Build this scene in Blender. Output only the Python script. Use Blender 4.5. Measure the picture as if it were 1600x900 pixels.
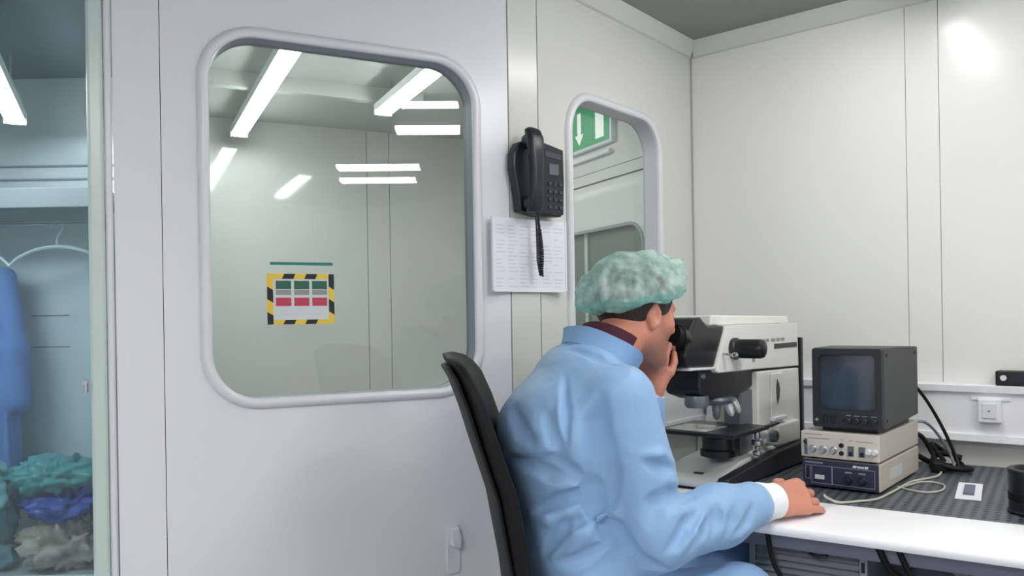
import bpy, bmesh, math, random
import numpy as np
from mathutils import Vector, Matrix, noise, geometry

for o in list(bpy.data.objects):
    bpy.data.objects.remove(o, do_unlink=True)
SC = bpy.context.scene
COL = SC.collection

# ------------------------------------------------------------------ camera
cam_d = bpy.data.cameras.new('camera')
cam_d.sensor_fit = 'HORIZONTAL'
cam_d.sensor_width = 36.0
cam_d.lens = 36.0 * 1250.0 / 1600.0
cam_d.shift_y = 50.0 / 1600.0
cam_d.clip_start = 0.05
cam = bpy.data.objects.new('camera', cam_d)
COL.objects.link(cam)
ROLL = math.atan(0.016)
_c, _s = math.cos(ROLL), math.sin(ROLL)
cam.matrix_world = Matrix(((_c, _s, 0, 0), (0, 0, -1, 0), (-_s, _c, 0, 1.24), (0, 0, 0, 1)))
SC.camera = cam

# ------------------------------------------------------------------ world, exposure
W = bpy.data.worlds.new('world')
SC.world = W
W.use_nodes = True
W.node_tree.nodes['Background'].inputs[0].default_value = (0.75, 0.8, 0.85, 1)
W.node_tree.nodes['Background'].inputs[1].default_value = 0.05
SC.view_settings.view_transform = 'Standard'
SC.view_settings.look = 'None'
SC.view_settings.gamma = 1.0
SC.view_settings.use_curve_mapping = False
SC.view_settings.exposure = 0.0
TUBE = 41.0          # radiance of the fluorescent diffusers in the laboratory
TUBE_BACK = 37.0     # ... in the room behind the windows
TUBE_CHANGE = 50.0    # ... in the changing room

# ------------------------------------------------------------------ helpers
def lin(c):
    return tuple((x / 12.92 if x <= 0.04045 else ((x + 0.055) / 1.055) ** 2.4) for x in (v / 255.0 for v in c))

MATS = {}
def mat(name, rgb, rough=0.5, metal=0.0, spec=0.5, var=0.04, vscale=6.0, bump=0.0, bscale=80.0, coat=0.0, emit=None):
    m = bpy.data.materials.new(name)
    m.use_nodes = True
    nt = m.node_tree
    b = nt.nodes['Principled BSDF']
    col = lin(rgb)
    b.inputs['Roughness'].default_value = rough
    b.inputs['Metallic'].default_value = metal
    b.inputs['Specular IOR Level'].default_value = spec
    if coat:
        b.inputs['Coat Weight'].default_value = coat
        b.inputs['Coat Roughness'].default_value = 0.06
    tc = nt.nodes.new('ShaderNodeTexCoord')
    nz = nt.nodes.new('ShaderNodeTexNoise')
    nz.inputs['Scale'].default_value = vscale
    nz.inputs['Detail'].default_value = 4
    nt.links.new(tc.outputs['Object'], nz.inputs['Vector'])
    mx = nt.nodes.new('ShaderNodeMix')
    mx.data_type = 'RGBA'
    mx.inputs[6].default_value = (*[c * (1 - var) for c in col], 1)
    mx.inputs[7].default_value = (*[min(1, c * (1 + var)) for c in col], 1)
    nt.links.new(nz.outputs['Fac'], mx.inputs[0])
    nt.links.new(mx.outputs[2], b.inputs['Base Color'])
    if bump:
        n2 = nt.nodes.new('ShaderNodeTexNoise')
        n2.inputs['Scale'].default_value = bscale
        n2.inputs['Detail'].default_value = 3
        nt.links.new(tc.outputs['Object'], n2.inputs['Vector'])
        bp = nt.nodes.new('ShaderNodeBump')
        bp.inputs['Strength'].default_value = bump
        bp.inputs['Distance'].default_value = 0.01
        nt.links.new(n2.outputs['Fac'], bp.inputs['Height'])
        nt.links.new(bp.outputs['Normal'], b.inputs['Normal'])
    if emit:
        b.inputs['Emission Color'].default_value = (*lin(emit[0]), 1)
        b.inputs['Emission Strength'].default_value = emit[1]
    MATS[name] = m
    return m

def glass_mat(name, tint, refl_ior=1.5, rough=0.02, haze=0.0, haze_rgb=(165, 170, 164)):
    m = bpy.data.materials.new(name)
    m.use_nodes = True
    nt = m.node_tree
    nt.nodes.remove(nt.nodes['Principled BSDF'])
    out = nt.nodes['Material Output']
    tr = nt.nodes.new('ShaderNodeBsdfTransparent')
    tr.inputs[0].default_value = (*lin(tint), 1)
    gl = nt.nodes.new('ShaderNodeBsdfGlossy')
    gl.inputs['Roughness'].default_value = rough
    fr = nt.nodes.new('ShaderNodeFresnel')
    fr.inputs[0].default_value = refl_ior
    # the pane does not bend rays, so its far side must use the same index as its near side
    ge = nt.nodes.new('ShaderNodeNewGeometry')
    io = nt.nodes.new('ShaderNodeMix'); io.data_type = 'FLOAT'
    io.inputs[2].default_value = refl_ior; io.inputs[3].default_value = 1.0 / refl_ior
    nt.links.new(ge.outputs['Backfacing'], io.inputs[0])
    nt.links.new(io.outputs[0], fr.inputs[0])
    mx = nt.nodes.new('ShaderNodeMixShader')
    nt.links.new(fr.outputs[0], mx.inputs[0])
    src = tr.outputs[0]
    if haze:
        df = nt.nodes.new('ShaderNodeBsdfDiffuse')
        df.inputs[0].default_value = (*lin(haze_rgb), 1)
        m2 = nt.nodes.new('ShaderNodeMixShader')
        m2.inputs[0].default_value = haze
        nt.links.new(tr.outputs[0], m2.inputs[1])
        nt.links.new(df.outputs[0], m2.inputs[2])
        src = m2.outputs[0]
    nt.links.new(src, mx.inputs[1])
    nt.links.new(gl.outputs[0], mx.inputs[2])
    nt.links.new(mx.outputs[0], out.inputs[0])
    MATS[name] = m
    return m

class MB:
    """collects shapes; build() links them as one mesh object"""
    def __init__(s):
        s.v = []; s.f = []
    def add(s, vs, fs):
        n = len(s.v)
        s.v += [tuple(p) for p in vs]
        s.f += [tuple(i + n for i in f) for f in fs]
        return s
    def box(s, x0, x1, y0, y1, z0, z1):
        return s.add([(x0, y0, z0), (x1, y0, z0), (x1, y1, z0), (x0, y1, z0), (x0, y0, z1), (x1, y0, z1), (x1, y1, z1), (x0, y1, z1)],
                     [(0, 3, 2, 1), (4, 5, 6, 7), (0, 1, 5, 4), (1, 2, 6, 5), (2, 3, 7, 6), (3, 0, 4, 7)])
    def prism(s, poly, a0, a1, axis='y', holes=()):
        """polygon (two coordinates) extruded along axis from a0 to a1"""
        loops = [list(poly)] + [list(h) for h in holes]
        def P(p, a):
            if axis == 'y': return (p[0], a, p[1])
            if axis == 'x': return (a, p[0], p[1])
            return (p[0], p[1], a)
        flat = [p for l in loops for p in l]
        tris = geometry.tessellate_polygon([[Vector((p[0], p[1], 0)) for p in l] for l in loops])
        n = len(flat)
        vs = [P(p, a0) for p in flat] + [P(p, a1) for p in flat]
        fs = [tuple(t) for t in tris] + [tuple(i + n for i in reversed(t)) for t in tris]
        k = 0
        for l in loops:
            m = len(l)
            for i in range(m):
                j = (i + 1) % m
                fs.append((k + i, k + j, n + k + j, n + k + i))
            k += m
        return s.add(vs, fs)
    def cyl(s, p0, p1, r0, r1=None, n=20, caps=True):
        r1 = r0 if r1 is None else r1
        return s.tube([p0, p1], [r0, r1], n, caps)
    def tube(s, path, r, n=10, caps=True):
        pts = [Vector(p) for p in path]
        rs = [r] * len(pts) if not hasattr(r, '__len__') else list(r)
        t0 = (pts[1] - pts[0]).normalized()
        ref = Vector((0, 0, 1)) if abs(t0.z) < 0.9 else Vector((1, 0, 0))
        u = t0.cross(ref).normalized()
        vs = []
        for i, p in enumerate(pts):
            a = pts[max(0, i - 1)]; b = pts[min(len(pts) - 1, i + 1)]
            t = (b - a).normalized()
            u = (u - t * u.dot(t)).normalized()
            w = t.cross(u)
            for k in range(n):
                an = 2 * math.pi * k / n
                vs.append(p + (u * math.cos(an) + w * math.sin(an)) * rs[i])
        fs = []
        for i in range(len(pts) - 1):
            for k in range(n):
                k2 = (k + 1) % n
                fs.append((i * n + k, i * n + k2, (i + 1) * n + k2, (i + 1) * n + k))
        if caps:
            fs.append(tuple(range(n - 1, -1, -1)))
            fs.append(tuple((len(pts) - 1) * n + k for k in range(n)))
        return s.add(vs, fs)
    def lathe(s, prof, c=(0, 0, 0), axis='z', n=28):
        """prof: list of (radius, height)"""
        vs = []
        for r, h in prof:
            for k in range(n):
                a = 2 * math.pi * k / n
                x, y = r * math.cos(a), r * math.sin(a)
                p = (x, y, h) if axis == 'z' else ((h, x, y) if axis == 'x' else (y, h, x))
                vs.append((p[0] + c[0], p[1] + c[1], p[2] + c[2]))
        fs = []
        for i in range(len(prof) - 1):
            for k in range(n):
                k2 = (k + 1) % n
                fs.append((i * n + k, i * n + k2, (i + 1) * n + k2, (i + 1) * n + k))
        fs.append(tuple(range(n - 1, -1, -1)))
        fs.append(tuple((len(prof) - 1) * n + k for k in range(n)))
        return s.add(vs, fs)
    def grid(s, rows, closed=False):
        m = len(rows[0]); vs = [p for r in rows for p in r]; fs = []
        for i in range(len(rows) - 1):
            for k in range(m if closed else m - 1):
                k2 = (k + 1) % m
                fs.append((i * m + k, i * m + k2, (i + 1) * m + k2, (i + 1) * m + k))
        return s.add(vs, fs)
    def build(s, name, m, parent=None, bevel=0.0, smooth=False, seg=2):
        me = bpy.data.meshes.new(name)
        me.from_pydata(s.v, [], s.f)
        bm = bmesh.new(); bm.from_mesh(me)
        bmesh.ops.recalc_face_normals(bm, faces=bm.faces)
        bm.to_mesh(me); bm.free()
        me.materials.append(MATS[m] if isinstance(m, str) else m)
        o = bpy.data.objects.new(name, me)
        COL.objects.link(o)
        if parent: o.parent = parent
        if smooth:
            me.polygons.foreach_set('use_smooth', [True] * len(me.polygons))
            me.set_sharp_from_angle(angle=math.radians(38))
        if bevel:
            b = o.modifiers.new('bevel', 'BEVEL')
            b.width = bevel; b.segments = seg; b.limit_method = 'ANGLE'; b.angle_limit = math.radians(35)
        return o

def box(name, m, parent, x0, x1, y0, y1, z0, z1, bevel=0.0):
    return MB().box(x0, x1, y0, y1, z0, z1).build(name, m, parent, bevel)

def tag(o, label, cat, group=None, kind=None):
    o['label'] = label; o['category'] = cat
    if group: o['group'] = group
    if kind: o['kind'] = kind
    return o
def thing(name, label, cat, loc=(0, 0, 0), rotz=0.0, group=None, kind=None):
    o = bpy.data.objects.new(name, None)
    COL.objects.link(o)
    o.empty_display_size = 0.1
    o.location = loc; o.rotation_euler = (0, 0, rotz)
    return tag(o, label, cat, group, kind)

def rrect(x0, x1, z0, z1, r, n=10):
    pts = []
    for cx, cz, a0 in ((x1 - r, z1 - r, 0), (x0 + r, z1 - r, 90), (x0 + r, z0 + r, 180), (x1 - r, z0 + r, 270)):
        for i in range(n + 1):
            a = math.radians(a0 + 90 * i / n)
            pts.append((cx + r * math.cos(a), cz + r * math.sin(a)))
    return pts
def sweep_rrect(mb, x0, x1, z0, z1, r, prof, n=10):
    """profile (offset outward, y) swept round a rounded rectangle"""
    rows = []
    for off, y in prof + prof[:1]:
        rows.append([(p[0], y, p[1]) for p in rrect(x0 - off, x1 + off, z0 - off, z1 + off, max(0.002, r + off), n)])
    return mb.grid(rows, closed=True)

# ------------------------------------------------------------------ materials
mat('wall_white', (228, 228, 232), rough=0.22, spec=0.4, var=0.012, vscale=2.0, bump=0.012, bscale=3.0)
mat('wall_bright', (230, 230, 227), rough=0.22, spec=0.4, var=0.012, vscale=2.0, bump=0.012, bscale=3.0)
mat('wall_cream', (214, 216, 210), rough=0.22, spec=0.4, var=0.015, vscale=2.0, bump=0.012, bscale=3.0)
mat('wall_back', (213, 214, 211), rough=0.07, spec=0.6, var=0.015, vscale=1.5, coat=0.6)
mat('wall_change', (180, 187, 186), rough=0.3, var=0.02)
mat('wardrobe_grey', (222, 228, 227), rough=0.4)
mat('wardrobe_top', (138, 148, 149), rough=0.4)
mat('wall_gap', (168, 170, 170), rough=0.7)
mat('ceiling_grey', (143, 149, 145), rough=0.6, var=0.03, vscale=3)
mat('ceiling_light', (200, 203, 201), rough=0.5)
mat('ceiling_change', (118, 126, 130), rough=0.5)
mat('floor_grey', (182, 184, 186), rough=0.35, var=0.05, vscale=14)
mat('frame_white', (222, 223, 228), rough=0.28, spec=0.5, var=0.01)
mat('reveal_shade_and_frame', (140, 147, 157), rough=0.45)  # blue-grey puts the large reveal's shade into the colour; also the inner window's frame
mat('gasket_pale', (196, 199, 202), rough=0.45)
mat('aluminium', (200, 208, 206), rough=0.35, metal=0.25)
mat('post_green', (196, 210, 206), rough=0.3)
mat('fixture_white', (225, 228, 228), rough=0.4)
mat('tube_lab', (255, 255, 255), rough=0.5, emit=((255, 254, 251), TUBE))
mat('tube_back', (255, 255, 255), rough=0.5, emit=((252, 255, 252), TUBE_BACK))
mat('tube_change', (255, 255, 255), rough=0.5, emit=((245, 252, 255), TUBE_CHANGE))
glass_mat('pane_glass', (237, 241, 239), rough=0.0, haze=0.03)
glass_mat('door_glass', (217, 223, 226), rough=0.0, haze=0.04, haze_rgb=(140, 152, 155))
glass_mat('wardrobe_glass', (244, 247, 248), rough=0.0)
mat('dark_green_glass', (96, 112, 102), rough=0.06, spec=0.6)
mat('black_plastic', (22, 24, 28), rough=0.42, bump=0.05, bscale=400)
mat('black_matte', (22, 23, 26), rough=0.7, bump=0.08, bscale=300)
mat('black_rubber', (13, 14, 16), rough=0.55, spec=0.25)
mat('phone_black', (34, 37, 43), rough=0.36, bump=0.03, bscale=500)
mat('phone_key', (62, 66, 74), rough=0.5)
mat('phone_screen', (104, 110, 120), rough=0.2)
mat('paper', (232, 232, 240), rough=0.7, var=0.02, vscale=30)
mat('paper_print', (206, 207, 216), rough=0.8)
mat('plastic_clear', (236, 238, 242), rough=0.15)
mat('scope_cream', (224, 225, 219), rough=0.38, var=0.015)
mat('scope_grey', (212, 214, 213), rough=0.4, var=0.02)
mat('scope_steel', (110, 120, 124), rough=0.35, metal=0.5)
mat('scope_black', (20, 21, 25), rough=0.35)
mat('scope_navy', (30, 31, 38), rough=0.6, bump=0.1, bscale=250)
mat('silver_bright', (236, 237, 238), rough=0.3, metal=0.55)
mat('chrome', (210, 212, 214), rough=0.16, metal=1.0)
mat('silver', (190, 192, 194), rough=0.3, metal=0.9)
mat('smoke_glass', (150, 152, 150), rough=0.1)
mat('print_dark', (70, 72, 74), rough=0.7)
mat('print_grey', (150, 150, 148), rough=0.7)
mat('monitor_body', (62, 64, 64), rough=0.55, bump=0.1, bscale=350)
mat('monitor_bezel', (34, 36, 40), rough=0.5)
mat('monitor_screen', (56, 66, 76), rough=0.1, spec=0.6)
mat('beige_metal', (196, 190, 178), rough=0.5, var=0.02)
mat('beige_front', (206, 201, 190), rough=0.5, var=0.015)
mat('navy_panel', (42, 49, 70), rough=0.45)
mat('panel_line', (150, 160, 176), rough=0.6)
mat('knob_dark', (24, 28, 44), rough=0.4)
mat('trunk_white', (236, 236, 240), rough=0.35, var=0.01)
mat('worktop_white', (244, 244, 248), rough=0.32, var=0.01)
mat('table_steel', (98, 105, 120), rough=0.5, var=0.05)
mat('louvre', (132, 140, 144), rough=0.5, var=0.05)
mat('cord_beige', (186, 184, 174), rough=0.5)
mat('yellow_tape', (232, 196, 64), rough=0.5)
mat('black_tape', (24, 24, 30), rough=0.5)
mat('sign_green', (44, 96, 76), rough=0.5)
mat('sign_red', (190, 62, 84), rough=0.5)
mat('sign_white', (206, 214, 216), rough=0.5)
mat('teal_strip', (40, 122, 116), rough=0.5)
mat('exit_green', (44, 150, 100), rough=0.4, emit=((44, 150, 100), 0.25))
mat('exit_white', (240, 244, 242), rough=0.4, emit=((255, 255, 255), 0.35))
mat('gown_hanging', (92, 140, 205), rough=0.8, bump=0.2, bscale=40)
mat('bag_teal', (84, 168, 168), rough=0.35, var=0.15, vscale=10)
mat('bag_pale', (128, 184, 190), rough=0.35, var=0.15, vscale=10)
mat('bag_blue', (62, 86, 176), rough=0.3, var=0.15, vscale=10)
mat('bag_clear', (196, 186, 168), rough=0.2, var=0.3, vscale=16)
mat('hanger_grey', (232, 238, 236), rough=0.4)

# perforated optical board: rows of small dark holes
def board_material():
    m = bpy.data.materials.new('perforated_board'); m.use_nodes = True
    nt = m.node_tree; b = nt.nodes['Principled BSDF']
    tc = nt.nodes.new('ShaderNodeTexCoord')
    sc = nt.nodes.new('ShaderNodeVectorMath'); sc.operation = 'SCALE'; sc.inputs['Scale'].default_value = 1 / 0.025
    nt.links.new(tc.outputs['Object'], sc.inputs[0])
    fr = nt.nodes.new('ShaderNodeVectorMath'); fr.operation = 'FRACTION'
    nt.links.new(sc.outputs[0], fr.inputs[0])
    sb = nt.nodes.new('ShaderNodeVectorMath'); sb.operation = 'SUBTRACT'; sb.inputs[1].default_value = (0.5, 0.5, 0)
    nt.links.new(fr.outputs[0], sb.inputs[0])
    ml = nt.nodes.new('ShaderNodeVectorMath'); ml.operation = 'MULTIPLY'; ml.inputs[1].default_value = (1, 1, 0)
    nt.links.new(sb.outputs[0], ml.inputs[0])
    ln = nt.nodes.new('ShaderNodeVectorMath'); ln.operation = 'LENGTH'
    nt.links.new(ml.outputs[0], ln.inputs[0])
    rp = nt.nodes.new('ShaderNodeValToRGB')
    rp.color_ramp.elements[0].position = 0.26; rp.color_ramp.elements[0].color = (*lin((26, 30, 36)), 1)
    rp.color_ramp.elements[1].position = 0.33; rp.color_ramp.elements[1].color = (*lin((94, 100, 106)), 1)
    nt.links.new(ln.outputs['Value'], rp.inputs[0])
    nt.links.new(rp.outputs[0], b.inputs['Base Color'])
    b.inputs['Roughness'].default_value = 0.4
    b.inputs['Metallic'].default_value = 0.2
    MATS['perforated_board'] = m
board_material()

def gown_material():
    m = mat('gown_blue', (140, 177, 218), rough=0.5, spec=0.4, var=0.04, vscale=5, bump=0.10, bscale=30)
    b = m.node_tree.nodes['Principled BSDF']
    b.inputs['Sheen Weight'].default_value = 0.15
gown_material()
mat('gown_collar', (134, 172, 216), rough=0.7, var=0.06, bump=0.2, bscale=40)
mat('cuff_white', (240, 242, 246), rough=0.8, bump=0.3, bscale=220)
mat('maroon', (74, 26, 44), rough=0.8)
mat('hair_brown', (44, 33, 28), rough=0.6, var=0.3, vscale=60, bump=0.5, bscale=160)
mat('trousers', (64, 92, 150), rough=0.8)
mat('shoe_white', (210, 212, 214), rough=0.6)
mat('lip', (168, 92, 84), rough=0.5)
def skin_material():
    m = mat('skin', (202, 136, 114), rough=0.48, var=0.10, vscale=22, bump=0.10, bscale=120)
    b = m.node_tree.nodes['Principled BSDF']
    b.inputs['Subsurface Weight'].default_value = 0.12
    b.inputs['Subsurface Radius'].default_value = (0.01, 0.004, 0.002)
    # beard stubble on jaw and chin (the person's own colouring)
    nt = m.node_tree
    src = b.inputs['Base Color'].links[0].from_socket
    tc = nt.nodes.new('ShaderNodeTexCoord')
    ds = nt.nodes.new('ShaderNodeVectorMath'); ds.operation = 'DISTANCE'; ds.inputs[1].default_value = (0.168, 0.176, 1.160)
    nt.links.new(tc.outputs['Object'], ds.inputs[0])
    rp = nt.nodes.new('ShaderNodeMapRange'); rp.inputs[1].default_value = 0.050; rp.inputs[2].default_value = 0.085; rp.inputs[3].default_value = 0.55; rp.inputs[4].default_value = 0.0
    nt.links.new(ds.outputs['Value'], rp.inputs[0])
    mx = nt.nodes.new('ShaderNodeMix'); mx.data_type = 'RGBA'
    mx.inputs[7].default_value = (*lin((118, 84, 74)), 1)
    nt.links.new(rp.outputs[0], mx.inputs[0]); nt.links.new(src, mx.inputs[6]); nt.links.new(mx.outputs[2], b.inputs['Base Color'])
skin_material()
def cap_material(name, lo, hi, through):
    m = bpy.data.materials.new(name); m.use_nodes = True
    nt = m.node_tree; nt.nodes.remove(nt.nodes['Principled BSDF'])
    out = nt.nodes['Material Output']
    tc = nt.nodes.new('ShaderNodeTexCoord')
    nz = nt.nodes.new('ShaderNodeTexNoise'); nz.inputs['Scale'].default_value = 26; nz.inputs['Detail'].default_value = 5
    nt.links.new(tc.outputs['Object'], nz.inputs['Vector'])
    rp = nt.nodes.new('ShaderNodeValToRGB')
    rp.color_ramp.elements[0].position = 0.3; rp.color_ramp.elements[0].color = (*lin(lo), 1)
    rp.color_ramp.elements[1].position = 0.75; rp.color_ramp.elements[1].color = (*lin(hi), 1)
    nt.links.new(nz.outputs['Fac'], rp.inputs[0])
    df = nt.nodes.new('ShaderNodeBsdfDiffuse'); tl = nt.nodes.new('ShaderNodeBsdfTranslucent'); tr = nt.nodes.new('ShaderNodeBsdfTransparent')
    nt.links.new(rp.outputs[0], df.inputs[0]); nt.links.new(rp.outputs[0], tl.inputs[0])
    tr.inputs[0].default_value = (*lin((225, 245, 240)), 1)
    m1 = nt.nodes.new('ShaderNodeMixShader'); m1.inputs[0].default_value = 0.35
    nt.links.new(df.outputs[0], m1.inputs[1]); nt.links.new(tl.outputs[0], m1.inputs[2])
    m2 = nt.nodes.new('ShaderNodeMixShader')
    nz2 = nt.nodes.new('ShaderNodeTexNoise'); nz2.inputs['Scale'].default_value = 34; nz2.inputs['Detail'].default_value = 3
    nt.links.new(tc.outputs['Object'], nz2.inputs['Vector'])
    mr = nt.nodes.new('ShaderNodeMapRange'); mr.inputs[1].default_value = 0.35; mr.inputs[2].default_value = 0.65; mr.inputs[3].default_value = through * 0.55; mr.inputs[4].default_value = through * 1.7
    nt.links.new(nz2.outputs['Fac'], mr.inputs[0]); nt.links.new(mr.outputs[0], m2.inputs[0])
    nt.links.new(m1.outputs[0], m2.inputs[1]); nt.links.new(tr.outputs[0], m2.inputs[2])
    nt.links.new(m2.outputs[0], out.inputs[0])
    MATS[name] = m
cap_material('cap_fleece', (176, 216, 208), (240, 248, 245), 0.36)
cap_material('cap_ruffle', (134, 202, 192), (198, 234, 226), 0.20)

# ------------------------------------------------------------------ plan of the place (metres)
def U(x, y):
    l = math.hypot(x, y); return (x / l, y / l)
AD = U(2550, 1250); BD = U(1050, 1250); CD = U(1500, -1250)
SD = U(AD[0] + BD[0], AD[1] + BD[1])
NA = (-AD[1], AD[0]); NB = (-BD[1], BD[0]); NC = (-CD[1], CD[0])
RA = math.atan2(AD[1], AD[0]); RB = math.atan2(BD[1], BD[0]); RC = math.atan2(CD[1], CD[0]); RS = math.atan2(SD[1], SD[0])
K0 = (0.0004, 2.4417); K1 = (0.0908, 2.5124); CORN = (0.7524, 3.3)
ZC = 2.366
def PA(x, y, z=0.0): return (K0[0] + AD[0] * x + NA[0] * y, K0[1] + AD[1] * x + NA[1] * y, z)
def PB(x, y, z=0.0): return (CORN[0] + BD[0] * x + NB[0] * y, CORN[1] + BD[1] * x + NB[1] * y, z)
def PC(x, y, z=0.0): return (CORN[0] + CD[0] * x + NC[0] * y, CORN[1] + CD[1] * x + NC[1] * y, z)
def PS(x, y, z=0.0): return (K0[0] + SD[0] * x + (-SD[1]) * y, K0[1] + SD[1] * x + SD[0] * y, z)
# ------------------------------------------------------------------ ceiling lamps
def batten(label, c, rz, length, tube_mat, z, hang=0.0, width=0.09, group='fluorescent ceiling lights'):
    """fluorescent batten: housing, diffuser (lit), two end caps, hanging rods; z = underside"""
    t = thing('ceiling_light', label, 'light', (c[0], c[1], z), rz, group)
    h = length / 2
    MB().prism([(-width / 2, 0.055), (width / 2, 0.055), (width / 2 - 0.006, 0.02), (-width / 2 + 0.006, 0.02)], -h, h, 'x').build('housing', 'fixture_white', t, 0.003)
    MB().prism([(-width / 2 + 0.006, 0.02), (width / 2 - 0.006, 0.02), (width / 2 - 0.012, 0.003), (width / 2 - 0.022, 0.0), (-width / 2 + 0.022, 0.0), (-width / 2 + 0.012, 0.003)],
               -h + 0.015, h - 0.015, 'x').build('diffuser', tube_mat, t)
    for s in (-1, 1):
        x0, x1 = sorted((s * h, s * (h - 0.015)))
        box('end_cap', 'fixture_white', t, x0, x1, -width / 2, width / 2, 0.0, 0.055, 0.002)
    if hang:
        for s in (-1, 1):
            MB().cyl((s * h * 0.7, 0, 0.055), (s * h * 0.7, 0, 0.055 + hang), 0.005, n=8).build('rod', 'silver', t)
    return t
batten('fluorescent ceiling light above the microscope table', (1.00, 2.20), RB, 0.75, 'tube_lab', ZC - 0.056, width=0.08)
batten('fluorescent ceiling light above the right part of the worktop', (1.40, 0.96), RB, 0.60, 'tube_lab', ZC - 0.056, width=0.17)
batten('fluorescent ceiling light nearer the man than its twin above the worktop', (1.05, 1.36), RB, 0.60, 'tube_lab', ZC - 0.056, width=0.085)
batten('fluorescent ceiling light in the far right rear corner of the laboratory', (2.25, -0.52), RB, 0.60, 'tube_lab', ZC - 0.056, width=0.17)
batten('fluorescent ceiling light second from the right rear corner of the laboratory', (1.90, -0.14), RB, 0.60, 'tube_lab', ZC - 0.056, width=0.17)
batten('fluorescent ceiling light at the left rear of the laboratory', (-0.85, -0.55), RB, 1.2, 'tube_lab', ZC - 0.056, width=0.28)
RN = math.atan2(NA[1], NA[0])
batten('long ceiling light seen through the left part of the large window', (-1.142, 3.70), RN, 1.57, 'tube_back', 2.27, hang=0.075)
batten('ceiling light seen through the right part of the large window', (-0.40, 3.53), RN, 1.05, 'tube_back', 2.27, hang=0.075)
batten('ceiling light hanging in the changing room behind the glass door', (-1.90, 3.00), RN, 0.87, 'tube_change', 2.10, hang=0.21, width=0.085)
batten('unseen ceiling light added in the changing room to brighten the wardrobe', (-2.35, 2.25), 0.0, 0.87, 'tube_change', 2.10, hang=0.21, width=0.34)  # added out of view to brighten the dim wardrobe

# ------------------------------------------------------------------ room shell
def struct(name, label, cat, loc=(0, 0, 0), rz=0.0):
    return thing(name, label, cat, loc, rz, kind='structure')
WT = 0.06
def panel(parent, m, x0, x1, z0, z1, holes=(), y0=0.0, y1=WT, name='wall_panel'):
    return MB().prism([(x0, z0), (x1, z0), (x1, z1), (x0, z1)], y0, y1, 'y', holes).build(name, m, parent)
H = 2.40
G = 0.0009   # half a panel joint
# left wall with the large window (straight part, then a narrow angled strip)
wl = struct('wall_left', 'white clean-room wall panels around the large rounded window', 'wall', PA(0, 0), RA)
WINA = (-0.866, -0.120, 1.040, 2.000, 0.125)
panel(wl, 'wall_white', -1.084 + G, -0.976 - G, 0, H)
panel(wl, 'wall_white', -0.976 + G, -0.0 - 0.004, 0, H, [rrect(*WINA)])
MB().box(-0.985, -0.967, 0.0605, 0.066, 0, H).build('joint_backing', 'wall_gap', wl)
ws = struct('wall_centre', 'narrow white wall strip behind the telephone', 'wall', PA(0, 0), RS)
LS = math.hypot(K1[0] - K0[0], K1[1] - K0[1])
panel(ws, 'wall_cream', G, LS - G, 0, H, y1=0.05)
# wall with the smaller window, up to the corner
LB = math.hypot(CORN[0] - K1[0], CORN[1] - K1[1])
wb = struct('wall_back', 'pale wall panel with the smaller rounded window beside the corner', 'wall', PB(0, 0), RB)
WINB = (-0.862, -0.285, 1.040, 1.985, 0.125)
panel(wb, 'wall_cream', -LB + 0.004, 0.0, 0, H, [rrect(*WINB)])
# right wall behind the monitor
wr = struct('wall_right', 'white glossy wall panels behind the monitor', 'wall', PC(0, 0), RC)
panel(wr, 'wall_bright', 0.0, 0.815 - G, 0, H)
panel(wr, 'wall_bright', 0.815 + G, 0.919 - G, 0, H)
panel(wr, 'wall_bright', 0.919 + G, 3.45, 0, H)
MB().box(0.80, 0.93, 0.0605, 0.066, 0, H).build('joint_backing', 'wall_gap', wr)
# cove strips under the ceiling and the dark corner joint
def cove(name, label, loc, rz, x0, x1):
    o = MB().prism([(0, 2.303), (-0.012, 2.306), (-0.030, 2.352), (-0.034, ZC), (0, ZC)], x0, x1, 'x').build(name, 'wall_cream', None, 0.0)
    o.location = loc; o.rotation_euler = (0, 0, rz)
    return tag(o, label, 'trim', kind='structure')
cove('trim_1', 'pale cove strip under the ceiling above the smaller window', PB(0, 0), RB, -LB, -0.02)
cove('trim_2', 'pale cove strip under the ceiling on the right wall', PC(0, 0), RC, 0.02, 3.4)
cove('trim_7', 'pale cove strip under the ceiling above the large window', PA(0, 0), RA, -1.08, 0.0)
cove('trim_8', 'short pale cove strip under the ceiling above the telephone', PA(0, 0), RS, 0.0, LS)
o = MB().box(-0.006, 0.0, -0.006, 0.0, 0, 2.303).build('trim_3', 'wall_gap'); o.location = PB(0, 0); o.rotation_euler = (0, 0, RB)
tag(o, 'dark joint in the corner between the two walls', 'trim', kind='structure')
# floor, ceilings
def slab(name, label, cat, m, pts, z0, z1):
    o = MB().prism(pts, z0, z1, 'z').build(name, m)
    return tag(o, label, cat, kind='structure')
LEFT_END = PA(-2.0, 0)[:2]
C_END = PC(3.45, 0)[:2]
main = [LEFT_END, (LEFT_END[0], -2.2), (C_END[0], -2.2), C_END, CORN, K1, K0]
slab('floor', 'smooth light grey floor', 'floor', 'floor_grey', [(-3.4, -2.4), (3.6, -2.4), (3.6, 1.4), (1.2, 4.5), (-0.2, 6.4), (-3.4, 6.4)], -0.05, 0.0)
slab('ceiling', 'dark grey ceiling above the laboratory', 'ceiling', 'ceiling_grey', main, ZC, ZC + 0.05)
def plainwall(name, label, a, b, m, z1=H, t=0.05):
    d = U(b[0] - a[0], b[1] - a[1]); l = math.hypot(b[0] - a[0], b[1] - a[1])
    o = MB().box(0, l, 0, t, 0, z1).build(name, m)
    o.location = (a[0], a[1], 0); o.rotation_euler = (0, 0, math.atan2(d[1], d[0]))
    return tag(o, label, 'wall', kind='structure')
plainwall('wall_side', 'plain white side wall at the far left of the laboratory', (LEFT_END[0], -2.2), (LEFT_END[0], LEFT_END[1] - 0.03), 'wall_white')
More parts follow.
